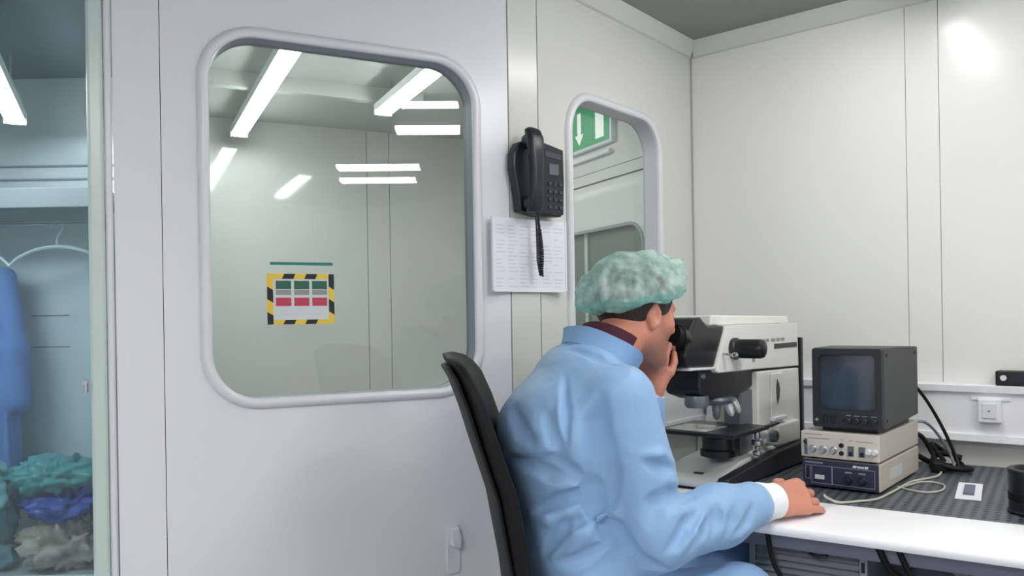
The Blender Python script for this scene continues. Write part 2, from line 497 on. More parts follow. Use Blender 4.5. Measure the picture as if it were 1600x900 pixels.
plainwall('wall_rear', 'plain white rear wall of the laboratory', (C_END[0], -2.2), (LEFT_END[0], -2.2), 'wall_white')
plainwall('wall_far_right', 'plain white wall at the far right of the laboratory', C_END, (C_END[0], -2.2), 'wall_white')

# ---- windows
def window(name, label, loc, rz, dims, sill_depth, pane_y, glass, lining='reveal_shade_and_frame'):
    w = struct(name, label, 'window', loc, rz)
    x0, x1, z0, z1, r = dims
    f = MB()
    sweep_rrect(f, x0, x1, z0, z1, r, [(-0.004, 0.0), (-0.004, -0.010), (0.0, -0.015), (0.008, -0.017), (0.018, -0.013), (0.024, -0.004), (0.024, 0.0)], 14)
    f.build('window_frame', 'frame_white', w, smooth=True)
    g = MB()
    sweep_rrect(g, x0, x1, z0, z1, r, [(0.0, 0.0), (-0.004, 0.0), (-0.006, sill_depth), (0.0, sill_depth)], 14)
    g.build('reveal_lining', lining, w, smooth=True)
    MB().prism(rrect(x0 + 0.002, x1 - 0.002, z0 + 0.002, z1 - 0.002, r, 14), pane_y, pane_y + 0.005, 'y').build('pane', glass, w)
    return w
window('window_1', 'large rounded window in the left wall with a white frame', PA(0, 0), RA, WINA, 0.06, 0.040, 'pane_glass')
window('window_2', 'smaller rounded window partly hidden by the green cap', PB(0, 0), RB, WINB, 0.06, 0.052, 'pane_glass', 'gasket_pale')

# ---- glass door of the changing room
dr = struct('door_1', 'tall glass door to the changing room with a pale post', 'door', PA(0, 0), RA)
MB().prism([(-1.140, 0.05), (-1.140, -0.004), (-1.134, -0.012), (-1.110, -0.016), (-1.104, -0.010), (-1.104, 0.05)], 0, H, 'z').build('door_post', 'post_green', dr, 0.002)
MB().prism([(-1.103, 0.05), (-1.103, -0.006), (-1.098, -0.012), (-1.090, -0.012), (-1.086, -0.004), (-1.086, 0.05)], 0, H, 'z').build('door_jamb', 'frame_white', dr, 0.002)
box('pane', 'door_glass', dr, -1.95, -1.140, 0.016, 0.022, 0.10, 2.18)
box('top_rail', 'post_green', dr, -2.0, -1.140, 0.0, 0.04, 2.18, H, 0.003)
box('bottom_rail', 'post_green', dr, -2.0, -1.140, 0.0, 0.04, 0.0, 0.10, 0.003)
box('door_stile', 'post_green', dr, -2.0, -1.95, 0.0, 0.04, 0.10, 2.18, 0.003)
lt = MB()
lt.cyl((-1.152, 0.016, 1.105), (-1.152, -0.012, 1.105), 0.007, n=12)
lt.cyl((-1.150, -0.010, 1.105), (-1.150, -0.010, 1.082), 0.005, n=10)
lt.build('latch', 'chrome', dr, smooth=True)

# ---- room behind the windows
NF = 4.76 - (K0[0] * NA[0] + K0[1] * NA[1])           # distance of its far wall behind the left wall
wf = struct('wall_far', 'glossy pale panels of the far wall seen through the large window', 'wall', PA(0, NF), RA)
a0 = -0.95
P0R = (0.588, 3.5)
def PR(s, y=0.0): return (P0R[0] + NA[0] * s + AD[0] * y, P0R[1] + NA[1] * s + AD[1] * y)
SR = NF - ((P0R[0] - K0[0]) * NA[0] + (P0R[1] - K0[1]) * NA[1])
aR = (P0R[0] - K0[0]) * AD[0] + (P0R[1] - K0[1]) * AD[1]
panel(wf, 'wall_back', a0, 0.288 - 2 * G, 0, 2.45)
panel(wf, 'wall_back', 0.288 + 2 * G, 0.430 - 2 * G, 0, 2.45)
panel(wf, 'wall_back', 0.430 + 2 * G, aR + 0.05, 0, 2.45)
MB().box(0.27, 0.45, 0.0605, 0.066, 0, 2.45).build('joint_backing', 'wall_gap', wf)
bk = struct('wall_corridor', 'pale wall panels behind the smaller window below the exit sign', 'wall', (*P0R, 0), math.atan2(-NA[1], -NA[0]))
WINC = (-1.25, -0.015, 0.9, 1.665, 0.10)
panel(bk, 'wall_back', -SR, 0.21, 0, 1.889, [rrect(*WINC)])
panel(bk, 'wall_back', -SR, 0.21, 1.897, 1.946)
panel(bk, 'wall_back', -SR, 0.21, 1.949, 2.45)
MB().box(-SR, 0.21, 0.03, 0.05, 1.87, 1.96).build('joint_backing', 'black_matte', bk)
w3 = struct('window_3', 'dark inner window with rounded corners seen through the smaller window', 'window', (*P0R, 0), math.atan2(-NA[1], -NA[0]))
f = MB(); sweep_rrect(f, *WINC[:4], WINC[4], [(-0.004, 0.0), (-0.004, -0.006), (0.010, -0.006), (0.010, 0.0)], 10); f.build('window_frame', 'reveal_shade_and_frame', w3, smooth=True)
MB().prism(rrect(WINC[0], WINC[1], WINC[2], WINC[3], WINC[4], 10), 0.03, 0.035, 'y').build('pane', 'dark_green_glass', w3)
box('mullion', 'wall_change', w3, -0.545, -0.515, 0.022, 0.030, 0.9, 1.665)
slab('ceiling_back', 'pale ceiling of the room behind the windows', 'ceiling', 'ceiling_light',
     [PA(a0, 0.06)[:2], PA(a0, NF)[:2], PR(SR), PR(-0.18), PB(-0.02, 0.06)[:2], PB(-LB, 0.06)[:2], PA(-0.02, 0.06)[:2]], 2.405, 2.45)
bm_ = MB().prism([(0, 2.335), (0.05, 2.335), (0.06, 2.35), (0.06, 2.405), (0, 2.405)], a0 + 0.03, 0.33, 'x').build('trim_4', 'ceiling_light'); bm_.location = PA(0, 1.66); bm_.rotation_euler = (0, 0, RA)
tag(bm_, 'pale beam across the ceiling behind the large window', 'trim', kind='structure')
plainwall('wall_partition', 'partition wall between the changing room and the back room', PA(a0 - 0.05, 0.06)[:2], PA(a0 - 0.05, NF + 0.06)[:2], 'wall_change', 2.45)

# ---- changing room
plainwall('wall_change_rear', 'greenish rear wall of the changing room', (-3.2, 3.62), (-1.56, 3.62), 'wall_change', ZC)
plainwall('wall_change_side', 'greenish far side wall of the changing room', (-3.2, 1.5), (-3.2, 3.62), 'wall_change', ZC)
plainwall('wall_change_front', 'greenish front wall of the changing room', (LEFT_END[0] - 0.02, LEFT_END[1] + 0.0), (-3.2, 1.56), 'wall_change', ZC)
slab('ceiling_change', 'dark ceiling of the changing room', 'ceiling', 'ceiling_change', [PA(-2.0, 0.06)[:2], (-3.2, 1.56), (-3.2, 3.66), (-1.55, 3.66), PA(a0 - 0.06, 0.06)[:2]], ZC, ZC + 0.05)
for i, z in enumerate((1.965, 1.905)):
    o = box('trim_%d' % (5 + i), 'ceiling_change', None, -3.15, -1.62, 3.612, 3.62, z, z + 0.008)
    tag(o, ('upper' if i == 0 else 'lower') + ' dark joint line on the changing room rear wall', 'trim', kind='structure')
# ------------------------------------------------------------------ worktop, optical board, what stands under them
TX = (0.618, 1.863); RT = math.atan2(-0.565, 0.825)
def PT(x, y, z=0.0):
    c, s = math.cos(RT), math.sin(RT)
    return (TX[0] + c * x - s * y, TX[1] + s * x + c * y, z)
t = thing('lab_table', 'white-fronted laboratory table under the microscope and monitor', 'table', PT(0, 0), RT)
prof = [(0.0, 0.733), (0.003, 0.727), (0.010, 0.725), (0.290, 0.725), (0.290, 0.750), (0.012, 0.750), (0.003, 0.746), (0.0, 0.740)]
MB().prism(prof, -0.50, 0.95, 'x').build('worktop', 'worktop_white', t, smooth=True)
box('apron', 'table_steel', t, -0.48, 0.93, 0.030, 0.050, 0.690, 0.725, 0.002)
box('apron', 'table_steel', t, -0.48, 0.93, 1.02, 1.04, 0.62, 0.700, 0.002)
for x in (-0.47, 0.90):
    for y in (0.06, 0.98):
        box('leg', 'table_steel', t, x, x + 0.04, y, y + 0.04, 0.0, 0.70, 0.003)
o = MB().box(-0.50, 0.95, 0.294, 1.06, 0.700, 0.7515).build('optical_board', 'perforated_board', None, 0.002)
o.location = PT(0, 0); o.rotation_euler = (0, 0, RT)
tag(o, 'dark grey perforated optical board behind the white worktop', 'board')
# louvred cabinet
c = thing('louvre_cabinet', 'grey cabinet with a louvred front under the white worktop', 'cabinet', PT(0, 0), RT)
box('body', 'table_steel', c, -0.095, 0.175, 0.075, 0.60, 0.0, 0.685, 0.003)
box('side_rail', 'louvre', c, -0.095, -0.080, 0.060, 0.075, 0.02, 0.685, 0.002)
box('side_rail', 'louvre', c, 0.158, 0.175, 0.060, 0.075, 0.02, 0.685, 0.002)
for k in range(42):
    z = 0.682 - k * 0.0155
    MB().prism([(0.058, z - 0.012), (0.062, z - 0.013), (0.076, z - 0.002), (0.072, z)], -0.079, 0.157, 'x').build('slat', 'louvre', c)
hd = MB(); hd.tube([(0.050, 0.060, 0.688), (0.056, 0.046, 0.681), (0.072, 0.042, 0.678), (0.088, 0.046, 0.681), (0.094, 0.060, 0.688)], 0.004, 8)
hd.build('handle', 'black_plastic', c, smooth=True)
for k in range(12):
    box('hinge_slot', 'black_matte', c, 0.162, 0.170, 0.0585, 0.061, 0.652 - k * 0.05, 0.675 - k * 0.05)
# equipment shelf to the right of the cabinet
c = thing('equipment_rack', 'blue-grey equipment rack under the right end of the worktop', 'rack', PT(0, 0), RT)
box('case', 'table_steel', c, 0.36, 0.88, 0.14, 0.60, 0.02, 0.635, 0.004)
for k in range(4):
    box('front_panel', 'louvre', c, 0.37, 0.87, 0.125, 0.14, 0.05 + k * 0.148, 0.185 + k * 0.148, 0.003)
for k in range(4):
    box('handle', 'silver', c, 0.50, 0.74, 0.112, 0.125, 0.135 + k * 0.148, 0.150 + k * 0.148, 0.003)
for x in (0.40, 0.84):
    for y in (0.2, 0.54): MB().lathe([(0.018, 0.0), (0.018, 0.02)], (x, y, 0)).build('foot', 'black_rubber', c)
pp = thing('canister', 'grey-blue canister standing between the cabinet and the rack', 'canister', PT(0.285, 0.20, 0))
MB().lathe([(0.055, 0.0), (0.062, 0.01), (0.062, 0.59), (0.055, 0.63), (0.030, 0.65)]).build('body', 'table_steel', pp, smooth=True)
MB().lathe([(0.022, 0.65), (0.022, 0.68), (0.016, 0.685)]).build('cap', 'black_plastic', pp, smooth=True)
def cable(name, label, cat, pts, r, m, n=8, group=None):
    P = [Vector(p) for p in pts]; out = []
    for i in range(len(P) - 1):
        p0 = P[max(0, i - 1)]; p1 = P[i]; p2 = P[i + 1]; p3 = P[min(len(P) - 1, i + 2)]
        for k in range(6):
            u = k / 6
            out.append(0.5 * ((2 * p1) + (p2 - p0) * u + (2 * p0 - 5 * p1 + 4 * p2 - p3) * u * u + (3 * p1 - p0 - 3 * p2 + p3) * u ** 3))
    out.append(P[-1])
    o = MB().tube(out, r, n).build(name, m, None, smooth=True)
    return tag(o, label, cat, group)
cable('hanging_cable', 'black cable hanging in front of the louvred cabinet', 'cable', [PT(-0.04, 0.026, 0.726), PT(-0.025, 0.02, 0.66), PT(0.0, 0.022, 0.60), PT(0.02, 0.03, 0.45), PT(0.02, 0.03, 0.2), PT(0.03, 0.03, 0.006)], 0.006, 'black_rubber')
cable('hanging_cable', 'thick black cable hanging right of the louvred cabinet', 'cable', [PT(0.205, 0.025, 0.726), PT(0.225, 0.03, 0.68), PT(0.26, 0.07, 0.63), PT(0.29, 0.08, 0.5), PT(0.30, 0.09, 0.2), PT(0.30, 0.07, 0.010)], 0.008, 'black_rubber')
cable('hanging_cable', 'second black cable hanging beside the equipment rack', 'cable', [PT(0.245, 0.025, 0.726), PT(0.27, 0.028, 0.67), PT(0.315, 0.05, 0.60), PT(0.345, 0.08, 0.4), PT(0.34, 0.08, 0.1), PT(0.33, 0.08, 0.009)], 0.007, 'black_rubber')

# ------------------------------------------------------------------ wall trunking
def trunk(name, label, loc, rz, x0, x1):
    t = thing(name, label, 'trunking', loc, rz)
    MB().prism([(0.0, 0.822), (-0.045, 0.822), (-0.045, 1.0), (0.0, 1.0)], x0, x1, 'x').build('channel', 'trunk_white', t, 0.002)
    MB().prism([(-0.045, 0.978), (-0.058, 0.980), (-0.060, 1.003), (-0.045, 1.006), (0.0, 1.006), (0.0, 1.0), (-0.045, 1.0)], x0, x1, 'x').build('top_rail', 'trunk_white', t, 0.0015)
    MB().prism([(-0.045, 0.846), (-0.056, 0.844), (-0.058, 0.820), (-0.045, 0.816), (0.0, 0.816), (0.0, 0.822), (-0.045, 0.822)], x0, x1, 'x').build('bottom_rail', 'trunk_white', t, 0.0015)
    return t
trunk('cable_trunking', 'white cable trunking along the right wall behind the monitor', PC(0, 0), RC, 0.07, 3.3)
trunk('cable_trunking', 'short white cable trunking beside the corner behind the microscope', PB(0, 0), RB, -0.75, -0.002)
s = thing('power_socket', 'white power socket on the cable trunking', 'socket', PC(1.065, -0.045, 0.922), RC)
box('plate', 'trunk_white', s, -0.055, 0.055, -0.006, 0.0, 0.034, 0.046, 0.001)
box('body', 'trunk_white', s, -0.032, 0.032, -0.030, 0.0, -0.036, 0.040, 0.004)
box('rocker', 'frame_white', s, -0.020, 0.020, -0.034, -0.030, -0.022, 0.026, 0.002)
MB().cyl((0, -0.0335, 0.002), (0, -0.0355, 0.002), 0.004, n=10).build('lamp', 'print_grey', s)
s = thing('control_box', 'black box with a white button lying on the cable trunking', 'box', PC(1.155, -0.030, 1.0062), RC)
box('case', 'black_plastic', s, -0.075, 0.12, -0.026, 0.024, 0.0, 0.046, 0.004)
MB().cyl((-0.052, -0.026, 0.024), (-0.052, -0.031, 0.024), 0.009, n=16).build('button', 'frame_white', s, smooth=True)
box('label_strip', 'knob_dark', s, -0.03, 0.10, -0.0272, -0.026, 0.012, 0.034)

# ------------------------------------------------------------------ microscope
M0 = (0.575, 2.209)
mc = thing('microscope', 'white and black laboratory microscope the man is looking into', 'microscope', (*M0, 0.0), RB)
b = MB().prism([(0.0, 0.757), (0.0, 0.770), (0.02, 0.780), (0.16, 0.812), (0.34, 0.826), (0.62, 0.826), (0.62, 0.757)], 0.022, 0.205, 'y').build('base', 'scope_grey', mc, 0.006)
MB().box(0.004, 0.62, 0.02, 0.20, 0.752, 0.757).build('base_gasket', 'black_rubber', b)
MB().prism([(-0.004, 0.753), (-0.004, 0.775), (0.012, 0.788), (0.22, 0.806), (0.36, 0.818), (0.63, 0.824), (0.63, 0.753)], -0.012, 0.022, 'y').build('side_skirt', 'scope_navy', mc, 0.008, seg=3)
mk = MB()
mk.prism([(0.048, 0.787), (0.060, 0.7898), (0.060, 0.7906), (0.048, 0.7878)], 0.085, 0.115, 'y')
mk.build('maker_mark', 'print_dark', b)
col = MB().prism([(0.320, 0.815), (0.320, 1.068), (0.662, 1.062), (0.675, 0.815)], 0.030, 0.175, 'y').build('column', 'scope_cream', mc, 0.005)
box('slot_plate', 'scope_cream', col, 0.410, 0.505, 0.024, 0.030, 0.905, 1.056, 0.003)
box('plate_ledge', 'frame_white', col, 0.405, 0.510, 0.012, 0.030, 0.905, 0.918, 0.003)
MB().prism([(0.455, 1.036), (0.470, 1.020), (0.476, 1.0), (0.470, 0.975), (0.455, 0.955), (0.449, 0.975), (0.447, 1.0), (0.449, 1.02)], 0.0225, 0.0245, 'y').build('thumb_wheel', 'scope_black', col)
box('side_box', 'scope_cream', col, 0.425, 0.605, 0.008, 0.030, 0.828, 0.893, 0.004)
box('back_plate', 'scope_black', mc, 0.664, 0.686, 0.022, 0.180, 0.80, 1.165, 0.004)
k = MB(); k.lathe([(0.0, 0.030), (0.028, 0.030), (0.030, 0.022), (0.030, 0.006), (0.027, 0.003), (0.020, 0.003)], (0.352, 0.0, 0.868), 'y')
kn = k.build('focus_knob', 'silver_bright', col, smooth=True)
MB().lathe([(0.019, 0.004), (0.019, -0.012), (0.016, -0.015), (0.001, -0.015)], (0.352, 0.0, 0.868), 'y').build('fine_focus_knob', 'scope_steel', col, smooth=True)
MB().lathe([(0.010, -0.014), (0.010, -0.0155), (0.001, -0.0155)], (0.352, 0.0, 0.868), 'y').build('knob_mark', 'print_dark', col)
# upper arm
arm = MB().prism([(0.036, 1.086), (0.104, 1.214), (0.655, 1.214), (0.664, 1.068), (0.320, 1.076), (0.05, 1.080)], 0.030, 0.175, 'y').build('arm', 'scope_cream', mc, 0.006)
MB().prism([(0.05, 1.214), (0.062, 1.245), (0.636, 1.238), (0.642, 1.214)], 0.055, 0.185, 'y').build('lamp_cover', 'scope_cream', arm, 0.005)
pr = MB()
for i, (x, w_) in enumerate(((0.315, 0.03), (0.352, 0.022), (0.382, 0.026), (0.425, 0.034), (0.470, 0.028), (0.505, 0.030))):
    pr.box(x, x + w_, 0.0290, 0.0302, 1.158, 1.168)
pr.build('lettering', 'print_grey', arm)['kind'] = 'stuff'
MB().box(0.45, 0.645, 0.0288, 0.0302, 1.134, 1.150).build('name_plate', 'print_dark', arm)
MB().box(0.455, 0.495, 0.0282, 0.0290, 1.135, 1.149).build('name_plate_badge', 'scope_black', arm)
ly = 1.146
lam = MB().lathe([(0.0, 0.030), (0.031, 0.030), (0.032, 0.026), (0.032, 0.018), (0.028, 0.014), (0.028, -0.052), (0.025, -0.062), (0.018, -0.066), (0.001, -0.066)], (0.145, 0, ly), 'y').build('side_lamp', 'scope_black', mc, smooth=True)
lv = MB(); lv.cyl((0.075, 0.030, 1.134), (0.075, -0.004, 1.130), 0.004, n=10)
lv.lathe([(0.001, -0.018), (0.008, -0.014), (0.009, -0.006), (0.006, 0.0), (0.004, 0.002)], (0.075, 0.0, 1.130), 'y', 14)
lv.build('lever', 'chrome', mc, smooth=True)
MB().cyl((0.15, -0.03, 1.120), (0.15, -0.03, 1.108), 0.004, n=10).build('lamp_screw', 'silver', lam)
# binocular head
hd = MB().prism([(0.098, 1.214), (0.026, 1.098), (-0.128, 1.104), (-0.138, 1.135), (-0.112, 1.200), (-0.076, 1.236), (-0.050, 1.240), (-0.005, 1.214)], 0.034, 0.165, 'y').build('binocular_head', 'scope_black', mc, 0.006)
MB().prism([(0.026, 1.092), (0.040, 1.098), (-0.118, 1.104), (-0.122, 1.096)], 0.030, 0.168, 'y').build('head_plate', 'scope_grey', hd, 0.002)
MB().prism([(0.096, 1.214), (0.101, 1.214), (0.030, 1.098), (0.025, 1.098)], 0.028, 0.034, 'y').build('head_edge', 'scope_cream', hd)
for y in (0.064, 0.132):
    e = MB(); d = Vector((-1.0, 0, 0.22)).normalized(); p = Vector((-0.056, y, 1.170))
    e.tube([p, p + d * 0.05, p + d * 0.051, p + d * 0.082], [0.029, 0.030, 0.0325, 0.0325], 22)
    ep = e.build('eyepiece', 'scope_black', hd, smooth=True)
    MB().tube([p + d * 0.082, p + d * 0.088, p + d * 0.098, p + d * 0.116], [0.030, 0.028, 0.028, 0.033], 22).build('eyecup', 'black_rubber', ep, smooth=True)
# nosepiece
ns = MB().prism([(-0.030, 1.092), (0.322, 1.074), (0.322, 1.024), (0.240, 1.006), (0.190, 1.000), (0.050, 1.004), (-0.020, 1.022), (-0.034, 1.040)], 0.048, 0.158, 'y').build('nosepiece_block', 'scope_black', mc, 0.006)
MB().cyl((-0.02, 0.048, 1.075), (-0.02, 0.040, 1.075), 0.007, n=12).build('set_screw', 'silver', ns, smooth=True)
tu = MB().lathe([(0.058, 1.006), (0.060, 0.998), (0.054, 0.988), (0.030, 0.982)], (0.115, 0.080, 0)).build('turret', 'scope_steel', mc, smooth=True)
def objective(x, y, dx, dy, l, r, m):
    d = Vector((dx, dy, -1)).normalized(); p = Vector((x, y, 0.992))
    MB().tube([p, p + d * l * 0.55, p + d * l * 0.56, p + d * l * 0.8, p + d * l], [r, r, r * 0.86, r * 0.86, r * 0.4], 18).build('objective', m, tu, smooth=True)
objective(0.095, 0.062, 0.0, 0.0, 0.050, 0.0125, 'scope_steel')
objective(0.128, 0.044, 0.25, -0.25, 0.045, 0.012, 'silver_bright')
objective(0.172, 0.046, 0.55, -0.25, 0.045, 0.012, 'silver_bright')
MB().lathe([(0.032, 1.018), (0.034, 1.008), (0.034, 0.992), (0.028, 0.984), (0.012, 0.982)], (0.005, 0.078, 0)).build('filter_slider', 'scope_steel', mc, smooth=True)
box('stage_column', 'scope_steel', mc, 0.235, 0.330, 0.050, 0.105, 0.815, 1.012, 0.004)
# stage
st = MB().prism([(0.005, -0.030), (0.255, -0.030), (0.265, 0.05), (0.255, 0.215), (0.005, 0.215)], 0.902, 0.913, 'z').build('stage', 'scope_black', mc, 0.002)
box('stage_glass', 'smoke_glass', st, 0.02, 0.16, 0.06, 0.19, 0.9132, 0.9152, 0.001)
MB().lathe([(0.012, 0.9155), (0.030, 0.9155), (0.030, 0.9175), (0.012, 0.9175)], (0.11, 0.10, 0)).build('specimen_ring', 'silver', st)
MB().prism([(0.24, 0.905), (0.33, 0.909), (0.33, 0.915), (0.24, 0.914)], -0.03, -0.018, 'y').build('stage_arm', 'scope_black', st)
cn = MB().lathe([(0.050, 0.902), (0.052, 0.888), (0.046, 0.882), (0.046, 0.850), (0.052, 0.846), (0.052, 0.828), (0.030, 0.820)], (0.150, 0.085, 0)).build('condenser', 'scope_black', mc, smooth=True)
box('condenser_carrier', 'scope_black', cn, 0.14, 0.32, 0.055, 0.125, 0.835, 0.895, 0.004)
for i, (z0, z1, r) in enumerate(((0.900, 0.872, 0.009), (0.870, 0.852, 0.017), (0.850, 0.838, 0.008), (0.837, 0.822, 0.014))):
    MB().lathe([(r * 0.8, z0), (r, z0 - 0.003), (r, z1 + 0.003), (r * 0.8, z1)], (0.245, 0.004, 0), n=18).build('stage_drive_knob', 'silver', st, smooth=True)

# ------------------------------------------------------------------ control boxes and monitor
B0 = (0.984, 2.155)
def PBX(x, y, z): return (B0[0] + BD[0] * x + NB[0] * y, B0[1] + BD[1] * x + NB[1] * y, z)
lb = thing('control_unit', 'beige control unit with a navy front panel, lower of the two', 'control unit', PBX(0, 0, 0.752), RB)
box('case', 'beige_metal', lb, 0.004, 0.41, 0.0, 0.21, 0.005, 0.080, 0.003)
fp = box('front_panel', 'navy_panel', lb, -0.002, 0.004, 0.003, 0.207, 0.006, 0.079, 0.001)
ln = MB()
def fr(mb, y0, y1, z0, z1, w=0.0012, x=-0.0028):
    mb.box(x, -0.002, y0, y1, z0, z0 + w).box(x, -0.002, y0, y1, z1 - w, z1).box(x, -0.002, y0, y0 + w, z0, z1).box(x, -0.002, y1 - w, y1, z0, z1)
fr(ln, 0.012, 0.125, 0.014, 0.064); fr(ln, 0.125, 0.182, 0.014, 0.064); fr(ln, 0.185, 0.199, 0.025, 0.064)
ln.build('panel_lines', 'panel_line', fp)['kind'] = 'stuff'
box('printed_strip', 'panel_line', fp, -0.003, -0.002, 0.150, 0.200, 0.070, 0.0735)
lw = MB()
for y0, w_, h_ in ((0.060, 0.010, 0.006), (0.049, 0.009, 0.005), (0.041, 0.007, 0.005), (0.030, 0.009, 0.006)):
    lw.prism([(y0, 0.067), (y0 + w_, 0.067), (y0 + w_ - 0.002, 0.067 + h_), (y0 - 0.002, 0.067 + h_)], -0.003, -0.002, 'x')
lw.build('lettering', 'paper', fp)['kind'] = 'stuff'
for y in (0.044, 0.080):
    MB().box(-0.003, -0.002, y - 0.008, y + 0.010, 0.050, 0.054).build('printed_mark', 'print_grey', fp)
    MB().lathe([(0.012, -0.002), (0.012, -0.006), (0.009, -0.008), (0.008, -0.018), (0.001, -0.019)], (0, y, 0.033), 'x').build('knob', 'knob_dark', fp, smooth=True)
box('rocker_switch', 'black_plastic', fp, -0.006, -0.002, 0.188, 0.196, 0.030, 0.055, 0.001)
box('socket_plate', 'sign_white', fp, -0.006, -0.002, 0.146, 0.172, 0.026, 0.038, 0.001)
box('side_vent', 'scope_grey', lb, 0.10, 0.22, -0.001, 0.0005, 0.025, 0.055)
for x in (0.03, 0.37):
    for y in (0.025, 0.185):
        MB().cyl((x, y, 0.0), (x, y, 0.006), 0.010, n=12).build('foot', 'black_rubber', lb)
ub = thing('control_unit', 'beige control unit with a row of silver knobs under the monitor', 'control unit', PBX(0, 0, 0.832), RB)
box('case', 'beige_metal', ub, 0.004, 0.41, 0.0, 0.21, 0.006, 0.080, 0.003)
fp = box('front_panel', 'beige_front', ub, -0.003, 0.004, 0.0, 0.21, 0.007, 0.079, 0.0015)
for y in (0.176, 0.148, 0.119):
    kb = MB().lathe([(0.0105, -0.003), (0.0105, -0.006), (0.008, -0.008), (0.0072, -0.020), (0.001, -0.021)], (0, y, 0.031), 'x').build('knob', 'silver', fp, smooth=True)
for y in (0.026, 0.010):
    MB().lathe([(0.0085, -0.003), (0.0085, -0.014), (0.006, -0.016), (0.001, -0.016)], (0, y, 0.034), 'x').build('knob', 'scope_grey', fp, smooth=True)
sw = box('toggle_switch', 'scope_steel', fp, -0.005, -0.003, 0.192, 0.201, 0.014, 0.058, 0.001)
MB().cyl((-0.005, 0.1965, 0.046), (-0.014, 0.1965, 0.051), 0.004, n=10).build('toggle', 'black_plastic', sw)
for z in (0.046, 0.024):
    MB().lathe([(0.0065, -0.003), (0.0065, -0.008), (0.003, -0.008), (0.001, -0.005)], (0, 0.098, z), 'x', 16).build('jack', 'black_plastic', fp, smooth=True)
for y in (0.073, 0.044):
    bt = box('push_button', 'scope_steel', fp, -0.006, -0.003, y - 0.008, y + 0.008, 0.018, 0.046, 0.001)
    box('button_face', 'black_plastic', bt, -0.008, -0.006, y - 0.005, y + 0.005, 0.019, 0.031, 0.001)
pm = MB()
for y0, y1, z in ((0.130, 0.190, 0.0595), (0.004 + 0.01, 0.060, 0.0585), (0.150, 0.200, 0.0705), (0.093, 0.101, 0.060), (0.069, 0.077, 0.060)):
    pm.box(-0.0036, -0.003, y0, y1, z, z + 0.0022)
pm.build('printed_mark', 'print_grey', fp)['kind'] = 'stuff'
for x in (0.03, 0.37):
    for y in (0.025, 0.185):
        MB().cyl((x, y, 0.0), (x, y, 0.006), 0.010, n=12).build('foot', 'black_rubber', ub)

mo = thing('crt_monitor', 'small dark grey tube monitor on top of the control units', 'monitor', PBX(0.022, -0.008, 0.912), RB)
MB().prism([(0.0, 0.014), (0.0, 0.235), (0.15, 0.236), (0.36, 0.228), (0.36, 0.022), (0.02, 0.010)], 0.0, 0.19, 'y').build('cabinet', 'monitor_body', mo, 0.005)
bz = MB().prism(rrect(0.002, 0.188, 0.013, 0.234, 0.006, 3), -0.014, 0.0, 'x', [rrect(0.020, 0.170, 0.062, 0.216, 0.016, 6)]).build('bezel', 'monitor_bezel', mo, 0.002)
rows = []
for j in range(13):
    row = []
    for i in range(13):
        a, c_ = i / 6 - 1, j / 6 - 1
        row.append((-0.0095 + 0.008 * (a * a + c_ * c_) / 2, 0.095 + 0.076 * a, 0.139 + 0.078 * c_))
    rows.append(row)
MB().grid(rows).build('screen', 'monitor_screen', mo, smooth=True)
for y in (0.152, 0.131):
    box('switch', 'black_plastic', bz, -0.019, -0.014, y - 0.005, y + 0.005, 0.024, 0.047, 0.001)
for y in (0.090, 0.068, 0.047, 0.023):
    MB().lathe([(0.009, -0.014), (0.009, -0.022), (0.007, -0.024), (0.001, -0.024)], (0, y, 0.034), 'x', 18).build('knob', 'black_plastic', bz, smooth=True)
    box('printed_mark', 'print_grey', bz, -0.0146, -0.0138, y - 0.007, y + 0.007, 0.0475, 0.0493)
MB().cyl((-0.014, 0.176, 0.033), (-0.017, 0.176, 0.033), 0.004, n=10).build('pilot_lamp', 'print_grey', bz)
box('maker_mark', 'print_dark', bz, -0.0146, -0.0138, 0.085, 0.108, 0.0535, 0.056)
for x, z in ((0.03, 0.215), (0.03, 0.035), (0.33, 0.210)):
    MB().cyl((x, 0.0, z), (x, -0.002, z), 0.005, n=10).build('screw', 'black_plastic', mo)
box('plinth', 'black_plastic', mo, 0.012, 0.33, 0.02, 0.17, 0.0005, 0.014, 0.002)

# ------------------------------------------------------------------ small things on the board
t = thing('specimen_card', 'white card with a dark grey rectangle lying on the perforated board', 'card', PT(0.333, 0.612, 0.752), RT + 0.05)
box('card', 'paper', t, -0.030, 0.030, -0.115, 0.115, 0.0, 0.003, 0.0008)
box('dark_patch', 'table_steel', t, -0.013, 0.013, -0.062, 0.062, 0.003, 0.009, 0.001)
t = thing('lens_barrel', 'black cylindrical lens barrel standing at the right edge of the board', 'lens barrel', PT(0.495, 0.425, 0.752), 0)
MB().lathe([(0.064, 0.0), (0.066, 0.003), (0.066, 0.006), (0.063, 0.009), (0.063, 0.095), (0.065, 0.098), (0.065, 0.106), (0.062, 0.108), (0.052, 0.108), (0.050, 0.104), (0.046, 0.080)], n=40).build('barrel', 'black_plastic', t, smooth=True)
MB().lathe([(0.050, 0.084), (0.050, 0.090), (0.034, 0.094), (0.030, 0.088)], n=40).build('inner_ring', 'scope_steel', t, smooth=True)
MB().lathe([(0.0625, 0.030), (0.0645, 0.032), (0.0645, 0.050), (0.0625, 0.052)], n=40).build('grip_ring', 'black_rubber', t, smooth=True)
cable('signal_cord', 'thin beige cord running from the hand along the control units', 'cord',
      [(0.782, 2.02, 0.785), (0.80, 2.045, 0.772), (0.835, 2.06, 0.757), (0.892, 2.075, 0.7555), (0.95, 2.098, 0.7555), (1.03, 2.18, 0.7555), (1.138, 2.30, 0.7555), (1.201, 2.342, 0.7555), (1.263, 2.385, 0.7555), (1.330, 2.49, 0.7555), (1.350, 2.56, 0.760), (1.310, 2.60, 0.775), (1.325, 2.66, 0.79)], 0.0032, 'cord_beige')
